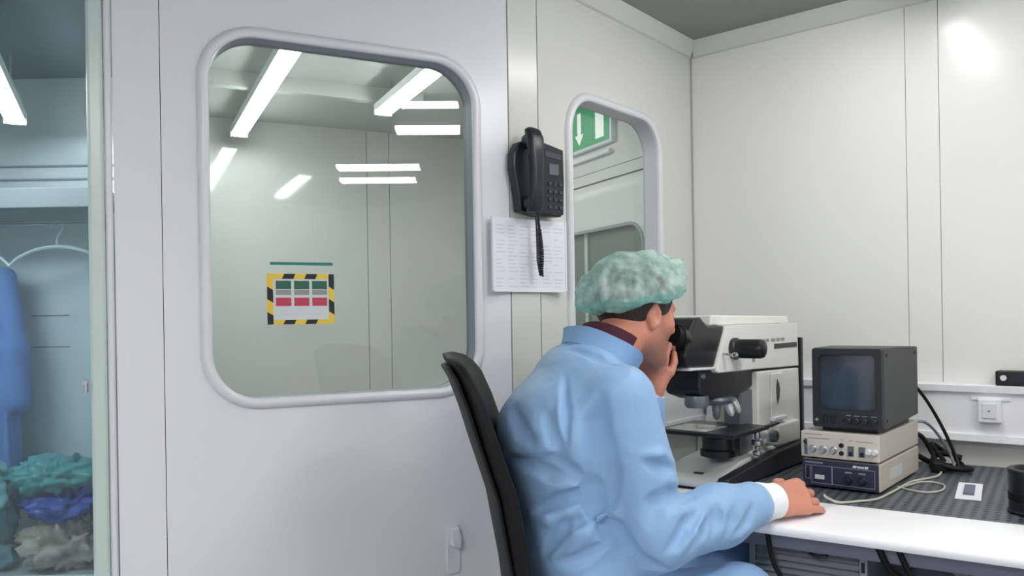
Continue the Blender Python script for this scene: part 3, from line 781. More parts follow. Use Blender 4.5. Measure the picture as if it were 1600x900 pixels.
cable('signal_cord', 'loose loop of thin pale cord on the board beside the units', 'cord',
      [(1.075, 2.245, 0.7555), (1.09, 2.19, 0.7555), (1.12, 2.165, 0.7555), (1.17, 2.19, 0.7555), (1.21, 2.255, 0.7555), (1.20, 2.295, 0.7555), (1.165, 2.30, 0.7555), (1.125, 2.27, 0.7555), (1.095, 2.245, 0.7562)], 0.0026, 'cord_beige')
bx_ = lambda x, y, z: PBX(x, y, z)
cable('monitor_cable', 'black cable curving down from the back of the monitor', 'cable', [bx_(0.385, 0.03, 1.02), bx_(0.42, 0.01, 1.015), bx_(0.455, -0.02, 0.96), bx_(0.48, -0.055, 0.88), bx_(0.49, -0.085, 0.80), bx_(0.47, -0.10, 0.762)], 0.005, 'black_rubber')
cable('monitor_cable', 'grey cable running beside the black monitor cable', 'cable', [bx_(0.412, 0.03, 0.90), bx_(0.43, -0.01, 0.905), bx_(0.46, -0.04, 0.87), bx_(0.48, -0.075, 0.80), bx_(0.46, -0.09, 0.761)], 0.0045, 'scope_steel')
cable('monitor_cable', 'black cable tangled behind the lower control unit', 'cable', [bx_(0.412, 0.04, 0.87), bx_(0.44, 0.0, 0.86), bx_(0.46, -0.03, 0.80), bx_(0.44, -0.05, 0.765), bx_(0.47, -0.09, 0.762), bx_(0.52, -0.10, 0.765), bx_(0.53, -0.05, 0.80), bx_(0.49, -0.02, 0.83), bx_(0.47, -0.06, 0.78)], 0.007, 'black_rubber')
cable('monitor_cable', 'thick black cable coiled on the board behind the control units', 'cable', [bx_(0.412, 0.06, 0.80), bx_(0.44, 0.02, 0.80), bx_(0.47, -0.02, 0.775), bx_(0.50, -0.07, 0.763), bx_(0.48, -0.13, 0.764), bx_(0.44, -0.11, 0.766), bx_(0.43, -0.06, 0.775), bx_(0.46, -0.03, 0.79), bx_(0.50, -0.05, 0.80), bx_(0.51, -0.10, 0.79)], 0.0085, 'black_rubber')
pl = thing('mains_plug', 'black mains plug lying among the cables behind the control units', 'plug', bx_(0.445, -0.045, 0.752), RB + 0.4)
box('body', 'black_rubber', pl, -0.03, 0.03, -0.02, 0.02, 0.0, 0.035, 0.008)
MB().tube([(0.03, 0, 0.018), (0.05, 0, 0.018)], [0.008, 0.005], 10).build('strain_relief', 'black_rubber', pl)

# ------------------------------------------------------------------ telephone and paper
ph = thing('wall_telephone', 'black wall telephone with keypad and small screen', 'telephone', PS(0.082, -0.006, 1.57), RS)
MB().prism([(-0.075, 0.0), (-0.080, 0.05), (-0.098, 0.13), (-0.095, 0.175), (-0.072, 0.210), (0.03, 0.218), (0.098, 0.205), (0.100, 0.10), (0.096, -0.008), (0.0, -0.012)], -0.032, 0.002, 'y').build('body', 'phone_black', ph, 0.006, seg=3)
fc = MB().prism([(-0.005, -0.004), (-0.005, 0.208), (0.030, 0.212), (0.094, 0.200), (0.096, 0.10), (0.092, -0.004)], -0.044, -0.032, 'y').build('key_field', 'phone_black', ph, 0.004)
MB().prism([(0.018, 0.172), (0.018, 0.190), (0.082, 0.184), (0.082, 0.166)], -0.0455, -0.0435, 'y').build('name_strip', 'phone_key', fc)
box('screen', 'phone_screen', fc, 0.034, 0.072, -0.0460, -0.0435, 0.118, 0.152, 0.001)
for r_ in range(4):
    for q in range(3):
        box('key', 'phone_key', fc, 0.028 + q * 0.022, 0.041 + q * 0.022, -0.0475, -0.0435, 0.084 - r_ * 0.024, 0.094 - r_ * 0.024, 0.001)
hs = MB()
hz = [(-0.045, -0.060, -0.005, 0.024, 0.013), (-0.045, -0.072, 0.02, 0.026, 0.016), (-0.045, -0.078, 0.07, 0.022, 0.014), (-0.045, -0.080, 0.12, 0.022, 0.014), (-0.047, -0.078, 0.17, 0.025, 0.016), (-0.047, -0.072, 0.215, 0.029, 0.018), (-0.046, -0.062, 0.242, 0.026, 0.013), (-0.046, -0.056, 0.250, 0.012, 0.006)]
rows = [[(cx + rx * math.copysign(abs(math.cos(a)) ** 0.6, math.cos(a)), cy + ry * math.copysign(abs(math.sin(a)) ** 0.6, math.sin(a)), z) for a in [2 * math.pi * k_ / 20 for k_ in range(20)]] for cx, cy, z, rx, ry in hz]
hs.grid(rows, closed=True); hs.f.append(tuple(range(20))); hs.f.append(tuple(range(140, 160)))
hs = hs.build('handset', 'phone_black', ph, smooth=True)
for z0, z1 in ((-0.002, 0.05), (0.19, 0.235)):
    MB().lathe([(0.020, -0.066), (0.023, -0.052), (0.021, -0.034)], (-0.046, 0, (z0 + z1) / 2), 'y', 20).build('handset_cup', 'phone_black', hs, smooth=True)
coil = []
for i in range(0, 241):
    u = i / 240; a = u * 2 * math.pi * 20
    rr = 0.0052 + 0.0045 * math.sin(math.pi * min(1, u * 1.1)) ** 1.5 * (0.4 + u)
    coil.append((-0.014 + 0.006 * u + rr * math.cos(a), -0.048 + rr * math.sin(a), -0.052 - 0.145 * u))
cc = MB().tube([(-0.028, -0.062, -0.004), (-0.026, -0.060, -0.018), (-0.020, -0.052, -0.034), (-0.013, -0.048, -0.052)], 0.0045, 8)
cc.tube(coil, 0.0030, 6)
cc.tube([(-0.0085, -0.048, -0.197), (-0.012, -0.044, -0.185), (-0.014, -0.038, -0.15), (-0.014, -0.036, -0.05), (-0.012, -0.030, -0.006)], 0.0028, 6)
cc.build('handset_cord', 'phone_black', ph, smooth=True)
pa = thing('notice_sheet', 'white printed sheet in a clear holder below the telephone', 'notice', PS(0.070, -0.004, 1.325), RS)
box('holder_back', 'plastic_clear', pa, -0.148, 0.148, -0.004, 0.002, 0.0, 0.226, 0.001)
sh = box('sheet', 'paper', pa, -0.142, 0.142, -0.0056, -0.004, 0.005, 0.220)
ptx = MB(); random.seed(4)
for c_ in range(6):
    for r_ in range(17):
        if random.random() < 0.85:
            x0 = -0.134 + c_ * 0.046
            ptx.box(x0, x0 + 0.018 + 0.020 * random.random(), -0.0060, -0.0056, 0.016 + r_ * 0.0115, 0.0185 + r_ * 0.0115)
ptx.build('printed_lines', 'paper_print', sh)['kind'] = 'stuff'
for x in (-0.148, 0.142):
    box('holder_edge', 'plastic_clear', pa, x, x + 0.006, -0.008, -0.003, 0.0, 0.226, 0.001)
box('holder_lip', 'plastic_clear', pa, -0.148, 0.148, -0.008, -0.003, 0.0, 0.006, 0.001)

# ------------------------------------------------------------------ hazard notice stuck to the large window
sg = thing('hazard_notice', 'notice with yellow and black striped border stuck to the large window', 'notice', PA(-0.626, 0.0398, 1.238), RA)
box('sheet', 'sign_white', sg, -0.091, 0.091, -0.0010, 0.0, 0.0, 0.138)
def stripe_h(z0, z1, off, n, x0, x1):
    w = (x1 - x0) / n
    for i in range(n):
        m = 'black_tape' if (i + off) % 2 == 0 else 'yellow_tape'
        a, b_ = x0 + i * w, x0 + (i + 1) * w
        sk = 0.006
        MB().prism([(max(x0, a - sk * (i > 0)), z0), (b_ - sk * (i < n - 1), z0), (b_ + 0 * sk, z1), (a, z1)], -0.0018, -0.0010, 'y').build('border_stripe', m, sg)
def stripe_v(x0, x1, off, n, z0, z1):
    w = (z1 - z0) / n
    for i in range(n):
        m = 'black_tape' if (i + off) % 2 == 0 else 'yellow_tape'
        a, b_ = z0 + i * w, z0 + (i + 1) * w
        sk = 0.010
        MB().prism([(x0, a), (x1, a - sk * (i > 0)), (x1, b_ - sk * (i < n - 1)), (x0, b_)], -0.0018, -0.0010, 'y').build('border_stripe', m, sg)
stripe_h(0.124, 0.138, 1, 5, -0.075, 0.075); stripe_h(0.0, 0.012, 1, 5, -0.073, 0.075)
stripe_v(-0.091, -0.075, 0, 4, 0.0, 0.138); stripe_v(0.076, 0.091, 1, 4, 0.0, 0.138)
for i in range(3):
    x0 = -0.068 + i * 0.049
    box('green_field', 'sign_green', sg, x0, x0 + 0.041, -0.0016, -0.0010, 0.096, 0.119)
    box('grey_field', 'print_grey', sg, x0, x0 + 0.041, -0.0014, -0.0010, 0.080, 0.094)
    box('red_field', 'sign_red', sg, x0, x0 + 0.041, -0.0016, -0.0010, 0.050, 0.073)
tl = MB()
for x0, x1, z in ((-0.060, -0.035, 0.037), (-0.012, 0.010, 0.037), (-0.060, 0.06, 0.026), (0.02, 0.05, 0.037)):
    tl.box(x0, x1, -0.0013, -0.0010, z, z + 0.003)
tl.build('printed_lines', 'paper_print', sg)['kind'] = 'stuff'
o = box('tape_strip', 'teal_strip', None, -0.085, 0.085, -0.0012, 0.0, -0.004, 0.004)
o.location = PA(-0.623, 0.0398, 1.404); o.rotation_euler = (0, 0, RA)
tag(o, 'thin teal tape strip above the hazard notice on the large window', 'tape')
hk = thing('wall_latch', 'small pale latch on the white wall panel behind the chair', 'latch', PA(-0.205, 0.0, 0.50), RA)
MB().prism(rrect(-0.020, 0.020, 0.0, 0.14, 0.010, 4), -0.006, 0.0, 'y').build('plate', 'frame_white', hk, 0.002)
MB().prism([(-0.012, 0.085), (0.014, 0.075), (0.018, 0.105), (0.008, 0.140), (-0.016, 0.135)], -0.030, -0.006, 'y').build('lever', 'frame_white', hk, 0.005)

# ------------------------------------------------------------------ exit sign behind the smaller window
ex = thing('exit_sign', 'green exit sign with a white arrow seen through the smaller window', 'sign', (*PR(-0.045), 2.055), math.atan2(-NA[1], -NA[0]))
box('housing', 'frame_white', ex, -0.72, -0.255, -0.030, -0.0005, 0.0, 0.235, 0.003)
fc = box('sign_face', 'exit_green', ex, -0.712, -0.270, -0.032, -0.030, 0.014, 0.222)
MB().prism([(-0.548, 0.19), (-0.548, 0.085), (-0.572, 0.085), (-0.532, 0.035), (-0.492, 0.085), (-0.516, 0.085), (-0.516, 0.19)], -0.0335, -0.032, 'y').build('arrow', 'exit_white', fc)
box('door_symbol', 'exit_white', fc, -0.385, -0.312, -0.0335, -0.032, 0.036, 0.190)
box('glow_ledge', 'frame_white', ex, -0.70, -0.285, -0.026, -0.0005, -0.045, -0.025, 0.003)  # white ledge stands in for the glow below the sign

# ------------------------------------------------------------------ changing room
wd = thing('wardrobe', 'glass-fronted wardrobe in the changing room holding gowns and bags', 'wardrobe', (-2.16, 3.36, 0), 0)
box('back', 'wardrobe_grey', wd, -0.56, 0.52, 0.205, 0.225, 0.22, 1.712)
box('side', 'wardrobe_grey', wd, -0.56, -0.54, -0.20, 0.205, 0.0, 1.712)
box('side', 'wardrobe_grey', wd, 0.50, 0.52, -0.20, 0.205, 0.0, 1.712)
box('top', 'wardrobe_top', wd, -0.57, 0.53, -0.215, 0.22, 1.712, 1.79, 0.003)
box('shelf', 'aluminium', wd, -0.54, 0.50, -0.20, 0.205, 0.22, 0.25, 0.002)
box('plinth', 'ceiling_change', wd, -0.54, 0.50, -0.17, 0.20, 0.0, 0.22)
box('shelf_rail', 'aluminium', wd, -0.54, 0.50, -0.212, -0.200, 0.215, 0.262, 0.002)
box('pane', 'wardrobe_glass', wd, -0.54, 0.50, -0.196, -0.191, 0.262, 1.712)
MB().cyl((-0.54, 0.0, 1.672), (0.50, 0.0, 1.672), 0.008, n=12).build('hanging_rail', 'silver', wd, smooth=True)
box('reflection_line', 'ceiling_change', wd, 0.02, 0.19, 0.202, 0.205, 1.15, 1.155)  # dark strips draw a faint reflection of the laboratory in the glass
box('reflection_line', 'ceiling_change', wd, 0.02, 0.19, 0.202, 0.205, 1.29, 1.295)
tp = thing('hazard_strip', 'narrow yellow and black strip above the wardrobe', 'strip', (-2.40, 3.144, 1.768), 0)
for i in range(14):
    box('strip_piece', 'yellow_tape' if i % 3 else 'black_tape', tp, i * 0.020 - 0.06, i * 0.020 - 0.04, -0.001, 0.0, -0.006, 0.010)
def hanger(label, x):
    h = thing('clothes_hanger', label, 'hanger', (x, 3.36, 1.690), 0.0, 'clothes hangers in the wardrobe')
    hk = [(0.026 * math.cos(a), 0, -0.029 + 0.024 * math.sin(a)) for a in [math.radians(d) for d in range(200, -61, -20)]]
    hk += [(0.002, 0, -0.072), (0.0, 0, -0.085), (0.0, 0, -0.112)]
    MB().tube(hk, 0.005, 8).build('hook', 'hanger_grey', h, smooth=True)
    MB().tube([(-0.205, 0, -0.190), (-0.17, 0, -0.157), (-0.10, 0, -0.125), (-0.04, 0, -0.113), (0, 0, -0.111), (0.04, 0, -0.113), (0.10, 0, -0.125), (0.17, 0, -0.157), (0.205, 0, -0.190)], 0.007, 8).build('shoulder_bar', 'hanger_grey', h, smooth=True)
    return h
hanger('empty pale hanger in the wardrobe', -1.905)
hanger('hanger holding the blue gown in the wardrobe', -2.31)
# ------------------------------------------------------------------ smooth solids from distance fields (bodies, cloth)
def v3(p): return np.array(p, dtype=np.float32)
def sd_cap(X, Y, Z, a, b, ra, rb):
    a, b = v3(a), v3(b); d = b - a; L2 = float(d @ d) + 1e-12
    px, py, pz = X - a[0], Y - a[1], Z - a[2]
    t = np.clip((px * d[0] + py * d[1] + pz * d[2]) / L2, 0, 1)
    return np.sqrt((px - t * d[0]) ** 2 + (py - t * d[1]) ** 2 + (pz - t * d[2]) ** 2) - (ra + (rb - ra) * t)
def sd_ecap(X, Y, Z, a, b, sa, sb, oa, ob, side):
    """capsule of elliptical section: half-width s* along side, o* across"""
    a, b = v3(a), v3(b); d = b - a; L = float(np.linalg.norm(d)); ax = d / L
    s = v3(side); s = s - ax * float(s @ ax); s /= np.linalg.norm(s); o = np.cross(ax, s)
    px, py, pz = X - a[0], Y - a[1], Z - a[2]
    h = px * ax[0] + py * ax[1] + pz * ax[2]
    t = np.clip(h / L, 0, 1); e = h - t * L
    rs = sa + (sb - sa) * t; ro = oa + (ob - oa) * t
    qs = (px * s[0] + py * s[1] + pz * s[2]) / rs
    qo = (px * o[0] + py * o[1] + pz * o[2]) / ro
    rm = np.minimum(rs, ro)
    k = np.sqrt(qs * qs + qo * qo + (e / rm) ** 2)
    return (k - 1) * rm
def sd_ell(X, Y, Z, c, M, r):
    c = v3(c); px, py, pz = X - c[0], Y - c[1], Z - c[2]
    k0 = 0; k1 = 0
    for i in range(3):
        m = M[i]; q = px * m[0] + py * m[1] + pz * m[2]
        k0 = k0 + (q / r[i]) ** 2; k1 = k1 + (q / (r[i] * r[i])) ** 2
    k0 = np.sqrt(k0); k1 = np.sqrt(k1) + 1e-9
    return k0 * (k0 - 1) / k1
def sdf_mesh(prims, lo, hi, h, post=None):
    """prims: (op, k, function, args, centre points, reach); op 'u' smooth union, 's' smooth cut"""
    lo = np.array(lo, dtype=np.float64); hi = np.array(hi, dtype=np.float64)
    n = np.ceil((hi - lo) / h).astype(int) + 1
    F = np.full(n, 0.2, dtype=np.float32)
    ax = [lo[i] + h * np.arange(n[i]) for i in range(3)]
    for op, k, fn, args, pts, reach in prims:
        P = np.array(pts, dtype=np.float64)
        m = reach + k + 4 * h
        i0 = np.clip(np.floor((P.min(0) - m - lo) / h).astype(int), 0, n - 1)
        i1 = np.clip(np.ceil((P.max(0) + m - lo) / h).astype(int) + 1, 1, n)
        if (i1 <= i0).any(): continue
        sl = tuple(slice(i0[j], i1[j]) for j in range(3))
        X = ax[0][sl[0]].astype(np.float32)[:, None, None]; Y = ax[1][sl[1]].astype(np.float32)[None, :, None]; Z = ax[2][sl[2]].astype(np.float32)[None, None, :]
        d = fn(X, Y, Z, *args).astype(np.float32)
        a = F[sl]
        if op == 'u':
            if k > 0:
                hh = np.maximum(k - np.abs(a - d), 0) / k
                F[sl] = np.minimum(a, d) - hh * hh * k * 0.25
            else: F[sl] = np.minimum(a, d)
        else:
            d = -d
            if k > 0:
                hh = np.maximum(k - np.abs(a - d), 0) / k
                F[sl] = np.maximum(a, d) + hh * hh * k * 0.25
            else: F[sl] = np.maximum(a, d)
    if post is not None:
        F = post(F, ax)
    S = F < 0
    nx, ny, nz = n
    cnt = np.zeros((nx - 1, ny - 1, nz - 1), dtype=np.int8)
    for i in (0, 1):
        for j in (0, 1):
            for l in (0, 1):
                cnt += S[i:nx - 1 + i, j:ny - 1 + j, l:nz - 1 + l]
    act = np.argwhere((cnt > 0) & (cnt < 8))
    idx = np.full((nx - 1, ny - 1, nz - 1), -1, dtype=np.int32)
    idx[act[:, 0], act[:, 1], act[:, 2]] = np.arange(len(act))
    acc = np.zeros((len(act), 3)); num = np.zeros(len(act))
    cs = [(i, j, l) for i in (0, 1) for j in (0, 1) for l in (0, 1)]
    vals = {c: F[act[:, 0] + c[0], act[:, 1] + c[1], act[:, 2] + c[2]].astype(np.float64) for c in cs}
    for c in cs:
        for q in range(3):
            if c[q] == 0:
                e = list(c); e[q] = 1; e = tuple(e)
                a, b = vals[c], vals[e]
                x = (a < 0) != (b < 0)
                t = np.where(x, a / np.where(a == b, 1, a - b), 0)
                p = np.tile(np.array(c, float), (len(act), 1)); p[:, q] += t
                acc[x] += p[x]; num[x] += 1
    V = (act + acc / num[:, None]) * h + lo
    quads = []
    for q in range(3):
        o1, o2 = (q + 1) % 3, (q + 2) % 3
        s0 = [slice(None)] * 3; s1 = [slice(None)] * 3
        s0[q] = slice(0, n[q] - 1); s1[q] = slice(1, n[q])
        for o in (o1, o2):
            s0[o] = slice(1, n[o] - 1); s1[o] = slice(1, n[o] - 1)
        A, B_ = S[tuple(s0)], S[tuple(s1)]
        for flip in (False, True):
            e = np.argwhere((A & ~B_) if not flip else (~A & B_))
            if not len(e): continue
            e[:, o1] += 1; e[:, o2] += 1
            def at(d1, d2):
                c = e.copy(); c[:, o1] -= d1; c[:, o2] -= d2
                return idx[c[:, 0], c[:, 1], c[:, 2]]
            qd = np.stack([at(1, 1), at(0, 1), at(0, 0), at(1, 0)], 1)
            if flip: qd = qd[:, ::-1]
            quads.append(qd)
    Q = np.concatenate(quads)
    return V, Q
def relax(V, Q, it=2, lam=0.5):
    e = np.concatenate([Q[:, [i, (i + 1) % 4]] for i in range(4)])
    for _ in range(it):
        s = np.zeros_like(V); c = np.zeros(len(V))
        for a, b in ((e[:, 0], e[:, 1]), (e[:, 1], e[:, 0])):
            for d in range(3): s[:, d] += np.bincount(a, weights=V[b, d], minlength=len(V))
            c += np.bincount(a, minlength=len(V))
        V = V + lam * (s / np.maximum(c, 1)[:, None] - V)
    return V
def np_obj(name, V, Q, m, parent, loc=(0, 0, 0)):
    me = bpy.data.meshes.new(name)
    V = V - np.array(loc)
    me.vertices.add(len(V)); me.vertices.foreach_set('co', V.astype(np.float32).ravel())
    me.loops.add(Q.size); me.loops.foreach_set('vertex_index', Q.astype(np.int32).ravel())
    me.polygons.add(len(Q))
    me.polygons.foreach_set('loop_start', np.arange(0, Q.size, 4, dtype=np.int32))
    me.update(calc_edges=True); me.validate()
    me.polygons.foreach_set('use_smooth', [True] * len(me.polygons))
    me.materials.append(MATS[m])
    o = bpy.data.objects.new(name, me); COL.objects.link(o)
    if parent: o.parent = parent
    return o
def cap(a, b, ra, rb=None, k=0.02, op='u'):
    rb = ra if rb is None else rb
    return (op, k, sd_cap, (a, b, ra, rb), (a, b), max(ra, rb))
def ecap(a, b, sa, sb, oa, ob, side, k=0.03, op='u'):
    return (op, k, sd_ecap, (a, b, sa, sb, oa, ob, side), (a, b), max(sa, sb, oa, ob))
I3 = np.eye(3)
def ell(c, r, M=I3, k=0.02, op='u'):
    return (op, k, sd_ell, (c, M, r), (c,), max(r))
def ridge(pts, r, k=0.012, op='u'):
    return [cap(pts[i], pts[i + 1], r[i], r[i + 1], k, op) for i in range(len(pts) - 1)]

# ------------------------------------------------------------------ things in the wardrobe
hg = thing('hanging_gown', 'blue gown hanging at the left of the wardrobe', 'gown', (-2.31, 3.43, 0.40), 0)
cx, cy = -2.31, 3.43
gp = [ecap((cx, cy, 1.46), (cx, cy, 0.95), 0.15, 0.19, 0.045, 0.07, (1, 0, 0), 0.03), ecap((cx, cy, 0.95), (cx, cy, 0.55), 0.19, 0.20, 0.07, 0.09, (1, 0, 0), 0.03),
      cap((cx - 0.15, cy, 1.46), (cx - 0.21, cy, 0.98), 0.045, 0.055, 0.03), cap((cx + 0.14, cy, 1.46), (cx + 0.195, cy - 0.03, 1.15), 0.04, 0.05, 0.03), cap((cx + 0.195, cy - 0.03, 1.15), (cx + 0.205, cy - 0.04, 0.93), 0.05, 0.055, 0.03),
      cap((cx - 0.05, cy, 1.50), (cx + 0.05, cy, 1.50), 0.04, 0.04, 0.03)]
random.seed(8)
for i in range(9):
    x = cx - 0.18 + 0.045 * i
    gp += ridge([(x * 0.3 + cx * 0.7, cy - 0.055, 1.35), (x, cy - 0.075, 0.95), (x + 0.02, cy - 0.09, 0.52)], (0.004, 0.012, 0.016), 0.02, 's' if i % 2 else 'u')
V, Q = sdf_mesh(gp, (cx - 0.32, cy - 0.2, 0.4), (cx + 0.32, cy + 0.2, 1.6), 0.010)
np_obj('gown_body', V, Q, 'gown_hanging', hg, hg.location)
def crumple(name, label, c, r, seed, m, amp=0.18, fr=5.0, n=72):
    rows = []
    for j in range(n // 2 + 1):
        th = math.pi * j / (n // 2); row = []
        for i in range(n):
            ph = 2 * math.pi * i / n
            d = Vector((math.sin(th) * math.cos(ph), math.sin(th) * math.sin(ph), math.cos(th)))
            q = Vector((d.x * r[0], d.y * r[1], d.z * r[2])) * fr * 4 + Vector((seed * 7.3, seed * 3.1, seed))
            k = 1 + 1.3 * amp * noise.noise(q * 0.5) - 1.6 * amp * abs(noise.noise(q * 1.1)) + 1.0 * amp * abs(noise.noise(q * 2.1 + Vector((9, 4, 2)))) - 0.5 * amp * abs(noise.noise(q * 4.0))
            row.append((d.x * r[0] * k, d.y * r[1] * k, max(-r[2] * 0.8, d.z * r[2] * k)))
        rows.append(row)
    t = thing(name, label, 'bag', (c[0], c[1], c[2] - r[2] * 0.8), 0, 'plastic bags in the wardrobe')
    o = MB().grid([[(p[0], p[1], p[2] + r[2] * 0.8) for p in rw] for rw in rows], closed=True).build('film', m, t, smooth=False)
    o.data.polygons.foreach_set('use_smooth', [True] * len(o.data.polygons))
    kx = MB(); kx.tube([(r[0] * 0.35, -r[1] * 0.2, r[2] * 1.55), (r[0] * 0.45, -r[1] * 0.3, r[2] * 1.72), (r[0] * 0.62, -r[1] * 0.35, r[2] * 1.80)], [0.02, 0.008, 0.022], 10)
    kx.build('bag_neck', m, t, smooth=True)
    return t
crumple('plastic_bag', 'crumpled clear grey bag on the wardrobe shelf', (-1.87, 3.335, 0.345), (0.175, 0.145, 0.12), 1, 'bag_clear', 0.30, 7)
crumple('plastic_bag', 'dark blue plastic bag lying on the clear grey bag', (-1.86, 3.335, 0.505), (0.175, 0.135, 0.065), 2, 'bag_blue', 0.25, 5)
crumple('plastic_bag', 'teal folded bag on top of the blue bag', (-1.93, 3.35, 0.615), (0.20, 0.13, 0.085), 3, 'bag_teal', 0.28, 5)
crumple('plastic_bag', 'small pale blue bag at the bottom left of the wardrobe', (-2.165, 3.31, 0.315), (0.110, 0.12, 0.08), 4, 'bag_pale', 0.25, 6)
crumple('plastic_bag', 'pale teal bag standing left of the blue bag', (-2.165, 3.315, 0.51), (0.105, 0.11, 0.17), 5, 'bag_pale', 0.28, 5)

# ------------------------------------------------------------------ office chair
ch = thing('office_chair', 'black office chair with a tall curved backrest', 'chair', (0.215, 1.85, 0.0), 0)
def loft(st, n=36, e=0.55):
    """stations: (x, y, z, half lateral, half thickness)"""
    rows = []
    for x, y, z, hw, ht in st:
        row = []
        for k in range(n):
            a = 2 * math.pi * k / n
            cu, su = math.cos(a), math.sin(a)
            lu = math.copysign(abs(cu) ** e, cu); tu_ = math.copysign(abs(su) ** e, su)
            row.append((x + ht * tu_ + 0.030 * lu * lu * (hw / 0.21), y + hw * lu, z))
        rows.append(row)
    mb = MB().grid(rows, closed=True)
    mb.f.append(tuple(range(n))); mb.f.append(tuple((len(rows) - 1) * n + k for k in range(n)))
    return mb
ox, oy = 0.215, 1.85
stn = [(0.010, 0.50, 0.150, 0.016), (0.008, 0.52, 0.185, 0.024), (0.004, 0.60, 0.205, 0.027), (-0.010, 0.72, 0.212, 0.028), (-0.036, 0.87, 0.215, 0.026), (-0.070, 0.976, 0.212, 0.024), (-0.094, 1.055, 0.205, 0.022), (-0.116, 1.115, 0.188, 0.020), (-0.132, 1.142, 0.165, 0.018), (-0.145, 1.158, 0.130, 0.014), (-0.155, 1.166, 0.080, 0.007)]
loft([(x - ox, 0.0, z, hw, ht) for x, z, hw, ht in stn]).build('backrest', 'black_rubber', ch, smooth=True)
shl = [(x - ox - 0.026, 0.0, z, hw * 0.94, 0.007) for x, z, hw, ht in stn[1:-2]]
loft(shl).build('backrest_shell', 'black_rubber', ch, smooth=True)
st_ = MB(); st_.prism(rrect(-0.23, 0.23, -0.235, 0.235, 0.09, 8), 0.375, 0.435, 'z'); st_.build('seat', 'black_matte', ch, 0.018, seg=4)
MB().tube([(-0.235, 0, 0.60), (-0.245, 0, 0.50), (-0.21, 0, 0.40), (-0.10, 0, 0.355), (0.0, 0, 0.352)], [0.016, 0.022, 0.022, 0.02, 0.02], 12).build('back_bracket', 'black_plastic', ch, smooth=True)
MB().lathe([(0.060, 0.374), (0.060, 0.350), (0.028, 0.345), (0.028, 0.22), (0.036, 0.215), (0.036, 0.09), (0.05, 0.07)]).build('gas_column', 'black_plastic', ch, smooth=True)
for i in range(5):
    a = 2 * math.pi * i / 5 + 0.3; ca, sa = math.cos(a), math.sin(a)
    lg = MB().tube([(0.02 * ca, 0.02 * sa, 0.105), (0.16 * ca, 0.16 * sa, 0.095), (0.29 * ca, 0.29 * sa, 0.072)], [0.026, 0.020, 0.014], 12).build('base_arm', 'black_plastic', ch, smooth=True)
    MB().cyl((0.29 * ca - 0.018 * sa, 0.29 * sa + 0.018 * ca, 0.027), (0.29 * ca + 0.018 * sa, 0.29 * sa - 0.018 * ca, 0.027), 0.027, n=18).build('caster', 'black_plastic', lg, smooth=True)

# ------------------------------------------------------------------ the man at the microscope
ps = thing('person', 'man in a blue gown and green bouffant cap bending to the microscope eyepieces', 'person', (0.19, 1.87, 0.0), 0)
PL = (0.19, 1.87, 0.0)
FW = v3((0.95, 0.31, 0)); RTv = v3((0.31, -0.95, 0))
def n3(v): v = np.array(v, dtype=float); return v / np.linalg.norm(v)
SP = [(0.185, 1.87, 0.575), (0.165, 1.875, 0.75), (0.125, 1.885, 0.97), (0.165, 1.892, 1.095), (0.215, 1.915, 1.165)]
SHR, SHL = (0.232, 1.738, 1.060), (0.138, 2.048, 1.075)
ELR, WRR = (0.302, 1.722, 0.772), (0.600, 1.897, 0.800)
ELL_, WRL = (0.335, 2.205, 0.815), (0.366, 2.128, 1.050)
HPR, HPL = (0.235, 1.775, 0.545), (0.205, 1.965, 0.545)
KNR, KNL = (0.520, 1.855, 0.580), (0.585, 2.085, 0.570)
ANR, ANL = (0.480, 1.895, 0.105), (0.560, 2.105, 0.105)
HC = np.array((0.322, 2.045, 1.252))
hf = n3((0.88, 0.47, -0.16)); hl = n3(np.cross((0, 0, 1), hf)); hu = np.cross(hf, hl)
hl = hl * 1.0
HM = np.array([hf, hl, hu])
def HP(x, y, z): return tuple(HC + hf * x + hl * y + hu * z)
body = []
body += [ecap(SP[0], SP[1], 0.165, 0.145, 0.120, 0.115, RTv, 0.05), ecap(SP[1], SP[2], 0.145, 0.165, 0.115, 0.120, RTv, 0.05), ecap(SP[2], SP[3], 0.165, 0.125, 0.120, 0.070, RTv, 0.04), ecap(SP[3], SP[4], 0.100, 0.055, 0.062, 0.052, RTv, 0.03)]
body += [cap(SHR, ELR, 0.056, 0.043, 0.05), cap(ELR, WRR, 0.044, 0.030, 0.02), cap(SHL, ELL_, 0.056, 0.043, 0.05), cap(ELL_, WRL, 0.044, 0.030, 0.02)]
legs = [cap(HPR, KNR, 0.085, 0.060, 0.05), cap(HPL, KNL, 0.085, 0.060, 0.05), cap(KNR, ANR, 0.058, 0.038, 0.02), cap(KNL, ANL, 0.058, 0.038, 0.02)]
body += legs
for an in (ANR, ANL):
    body.append(ecap((an[0] - 0.03, an[1], 0.04), (an[0] + 0.16, an[1] + 0.03, 0.034), 0.036, 0.042, 0.032, 0.024, (0, 1, 0), 0.03))
